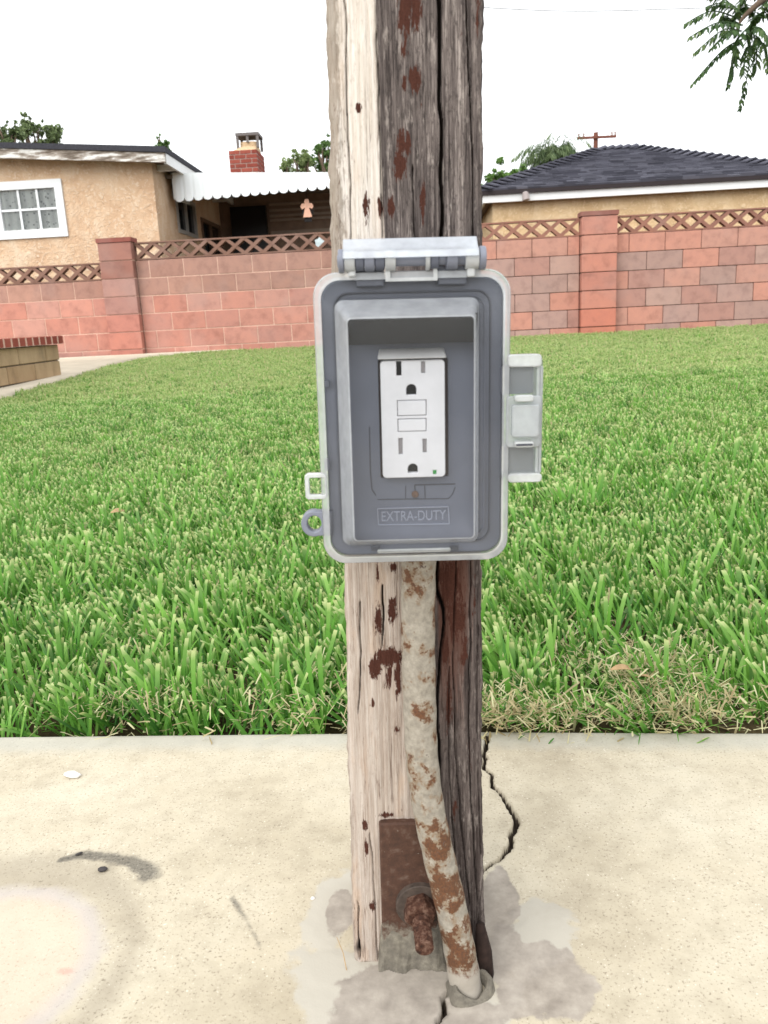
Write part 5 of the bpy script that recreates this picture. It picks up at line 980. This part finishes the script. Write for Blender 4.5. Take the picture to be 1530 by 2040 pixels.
# utility pole and cables
yu = 45.0; u0 = at_y(1187, 264, yu); up_ = thing('utility_pole', 'distant brown utility pole with cross-arm above the garage roof', 'utility pole', Matrix.Translation((u0[0], yu, ZW)))
zt2 = u0[2]-ZW; za = at_y(1187, 275, yu)[2]-ZW; kx = yu/FPX; POLE = simple('pole_wood', S(128, 84, 72, .8), 0.9, 0.1, 0.2, 3)
mb = MB(); mb.tube([(0, 0, -0.5), (0, 0, zt2)], [0.16, 0.12], 10); part('shaft', mb, POLE, up_, smooth=True); mb = MB(); mb.box(-35*kx, 36*kx, -0.22, -0.13, za-.06, za+.06); part('cross_arm', mb, POLE, up_)
for x in (-33, -24, 28, 34):
    mb = MB(); mb.tube([(x*kx, -0.18, za+.06), (x*kx, -0.18, za+.22)], [.04, .06], 8); part('insulator', mb, simple('insulator', S(150, 130, 124)) if x == -33 else MATS['insulator'], up_)
CABLE = simple('cable_grey', S(150, 150, 152), 0.7)
def cable(label, pts, yd, r_):
    P_ = [Vector(at_y(px, py, yd)) for px, py in pts]; sp = spline(P_, 10); mb = MB(); mb.tube([p-P_[0] for p in sp], r_, 6); o = part('overhead_cable', mb, CABLE, None, smooth=2); o.location = P_[0]; o['label'] = label; o['category'] = 'cable'; o['group'] = 'overhead cables'
cable('thin grey overhead cable crossing the sky right of the post top', [(300, -40), (640, -4), (965, 15), (1130, 22), (1300, 19), (1530, 8), (1900, -30)], 18.0, 0.010)
cable('short cable rising from the right end of the garage roof', [(1470, 333), (1500, 326), (1530, 317), (1620, 290), (1900, 190)], 13.5, 0.008)

# ------------------------------------------------------------------ small things on the slab and lawn
def pebble(name, label, px, py, size, mat, cat, seed, rz=0.0, z=0.0):
    p = at_z(px, py, 0.002); r_ = np.random.default_rng(seed); bm = bmesh.new(); bmesh.ops.create_icosphere(bm, subdivisions=2, radius=1)
    for v in bm.verts: v.co = Vector((v.co.x*size[0], v.co.y*size[1], v.co.z*size[2]))*(1+r_.uniform(-.14, .14))
    me = bpy.data.meshes.new(name); bm.to_mesh(me); bm.free(); me.shade_smooth(); o = ob(name, me, mat, None, label, cat); o.location = (p[0], p[1], size[2]*0.7+z); o.rotation_euler.z = rz
pebble('stone_chip', 'white crescent stone chip lying on the slab near the lawn at left', 144, 1544, (0.0095, 0.0045, 0.0035), simple('white_chip', S(235, 232, 228, .85)), 'stone', 1, -.2)
pebble('bark_chip', 'dark rounded chip on the slab beside the black scuff mark', 204, 1730, (0.0042, 0.003, 0.0018), simple('dark_chip', S(58, 54, 54)), 'chip', 2)
pebble('twig', 'tiny dark twig at the top of the black scuff mark', 157, 1698, (0.0035, 0.0012, 0.001), MATS['dark_chip'], 'twig', 3, .6)
pebble('quartz_chip', 'tiny white speck of stone left of the post foot', 623, 1787, (0.0018, 0.0014, 0.0012), MATS['white_chip'], 'stone', 4)
DRY = simple('dry_leaf', S(196, 164, 122, .7), 0.8, 0.2, 0.2, 90)
def dry_leaf(label, px, py, L, W_, rz, tilt, zoff, name='fallen_leaf', mat=DRY):
    p = at_z(px, py, zoff+float(yard_z(0, at_z(px, py, 0)[1]))); V, F = [], []; m = 9
    for i in range(m):
        f = i/(m-1); w_ = W_*math.sin(math.pi*min(.97, f*.92+.05))**.8; z_ = L*.12*math.sin(f*3.1)
        V += [(L*(f-.5), -w_/2, z_+w_*.25), (L*(f-.5), 0, z_), (L*(f-.5), w_/2, z_+w_*.22)]
    for i in range(m-1):
        for j in (0, 1): F.append((3*i+j, 3*i+3+j, 3*i+4+j, 3*i+1+j))
    me = bpy.data.meshes.new(name); me.from_pydata(V, [], F); me.shade_smooth(); o = ob(name, me, mat, None, label, 'leaf'); o.location = p; o.rotation_euler = (tilt, .25, rz); md = o.modifiers.new('thick', 'SOLIDIFY'); md.thickness = 0.0005
dry_leaf('curled tan dry leaf caught in the lawn at left', 237, 1022, 0.05, 0.014, 1.1, .5, 0.055)
dry_leaf('tan dead leaf lying in the dry patch of lawn right of the post', 1240, 1336, 0.034, 0.010, .3, .3, 0.05)
dry_leaf('pale dead leaf lower in the dry patch of lawn right of the post', 1282, 1352, 0.026, 0.008, 2.4, .2, 0.045)
p0 = at_z(688, 1600, 0.001); mb = MB(); mb.tube([(0, 0, 0), (-0.002, .004, 0.012), (-0.006, .006, .024)], [.0004, .0003, .0002], 5); o = part('dry_grass_stalk', mb, DRY, None); o.location = (loc(696, 1590)[0]+.004, .478, 0); o['label'] = 'thin dry grass stalk leaning on the left side of the post'; o['category'] = 'grass stalk'
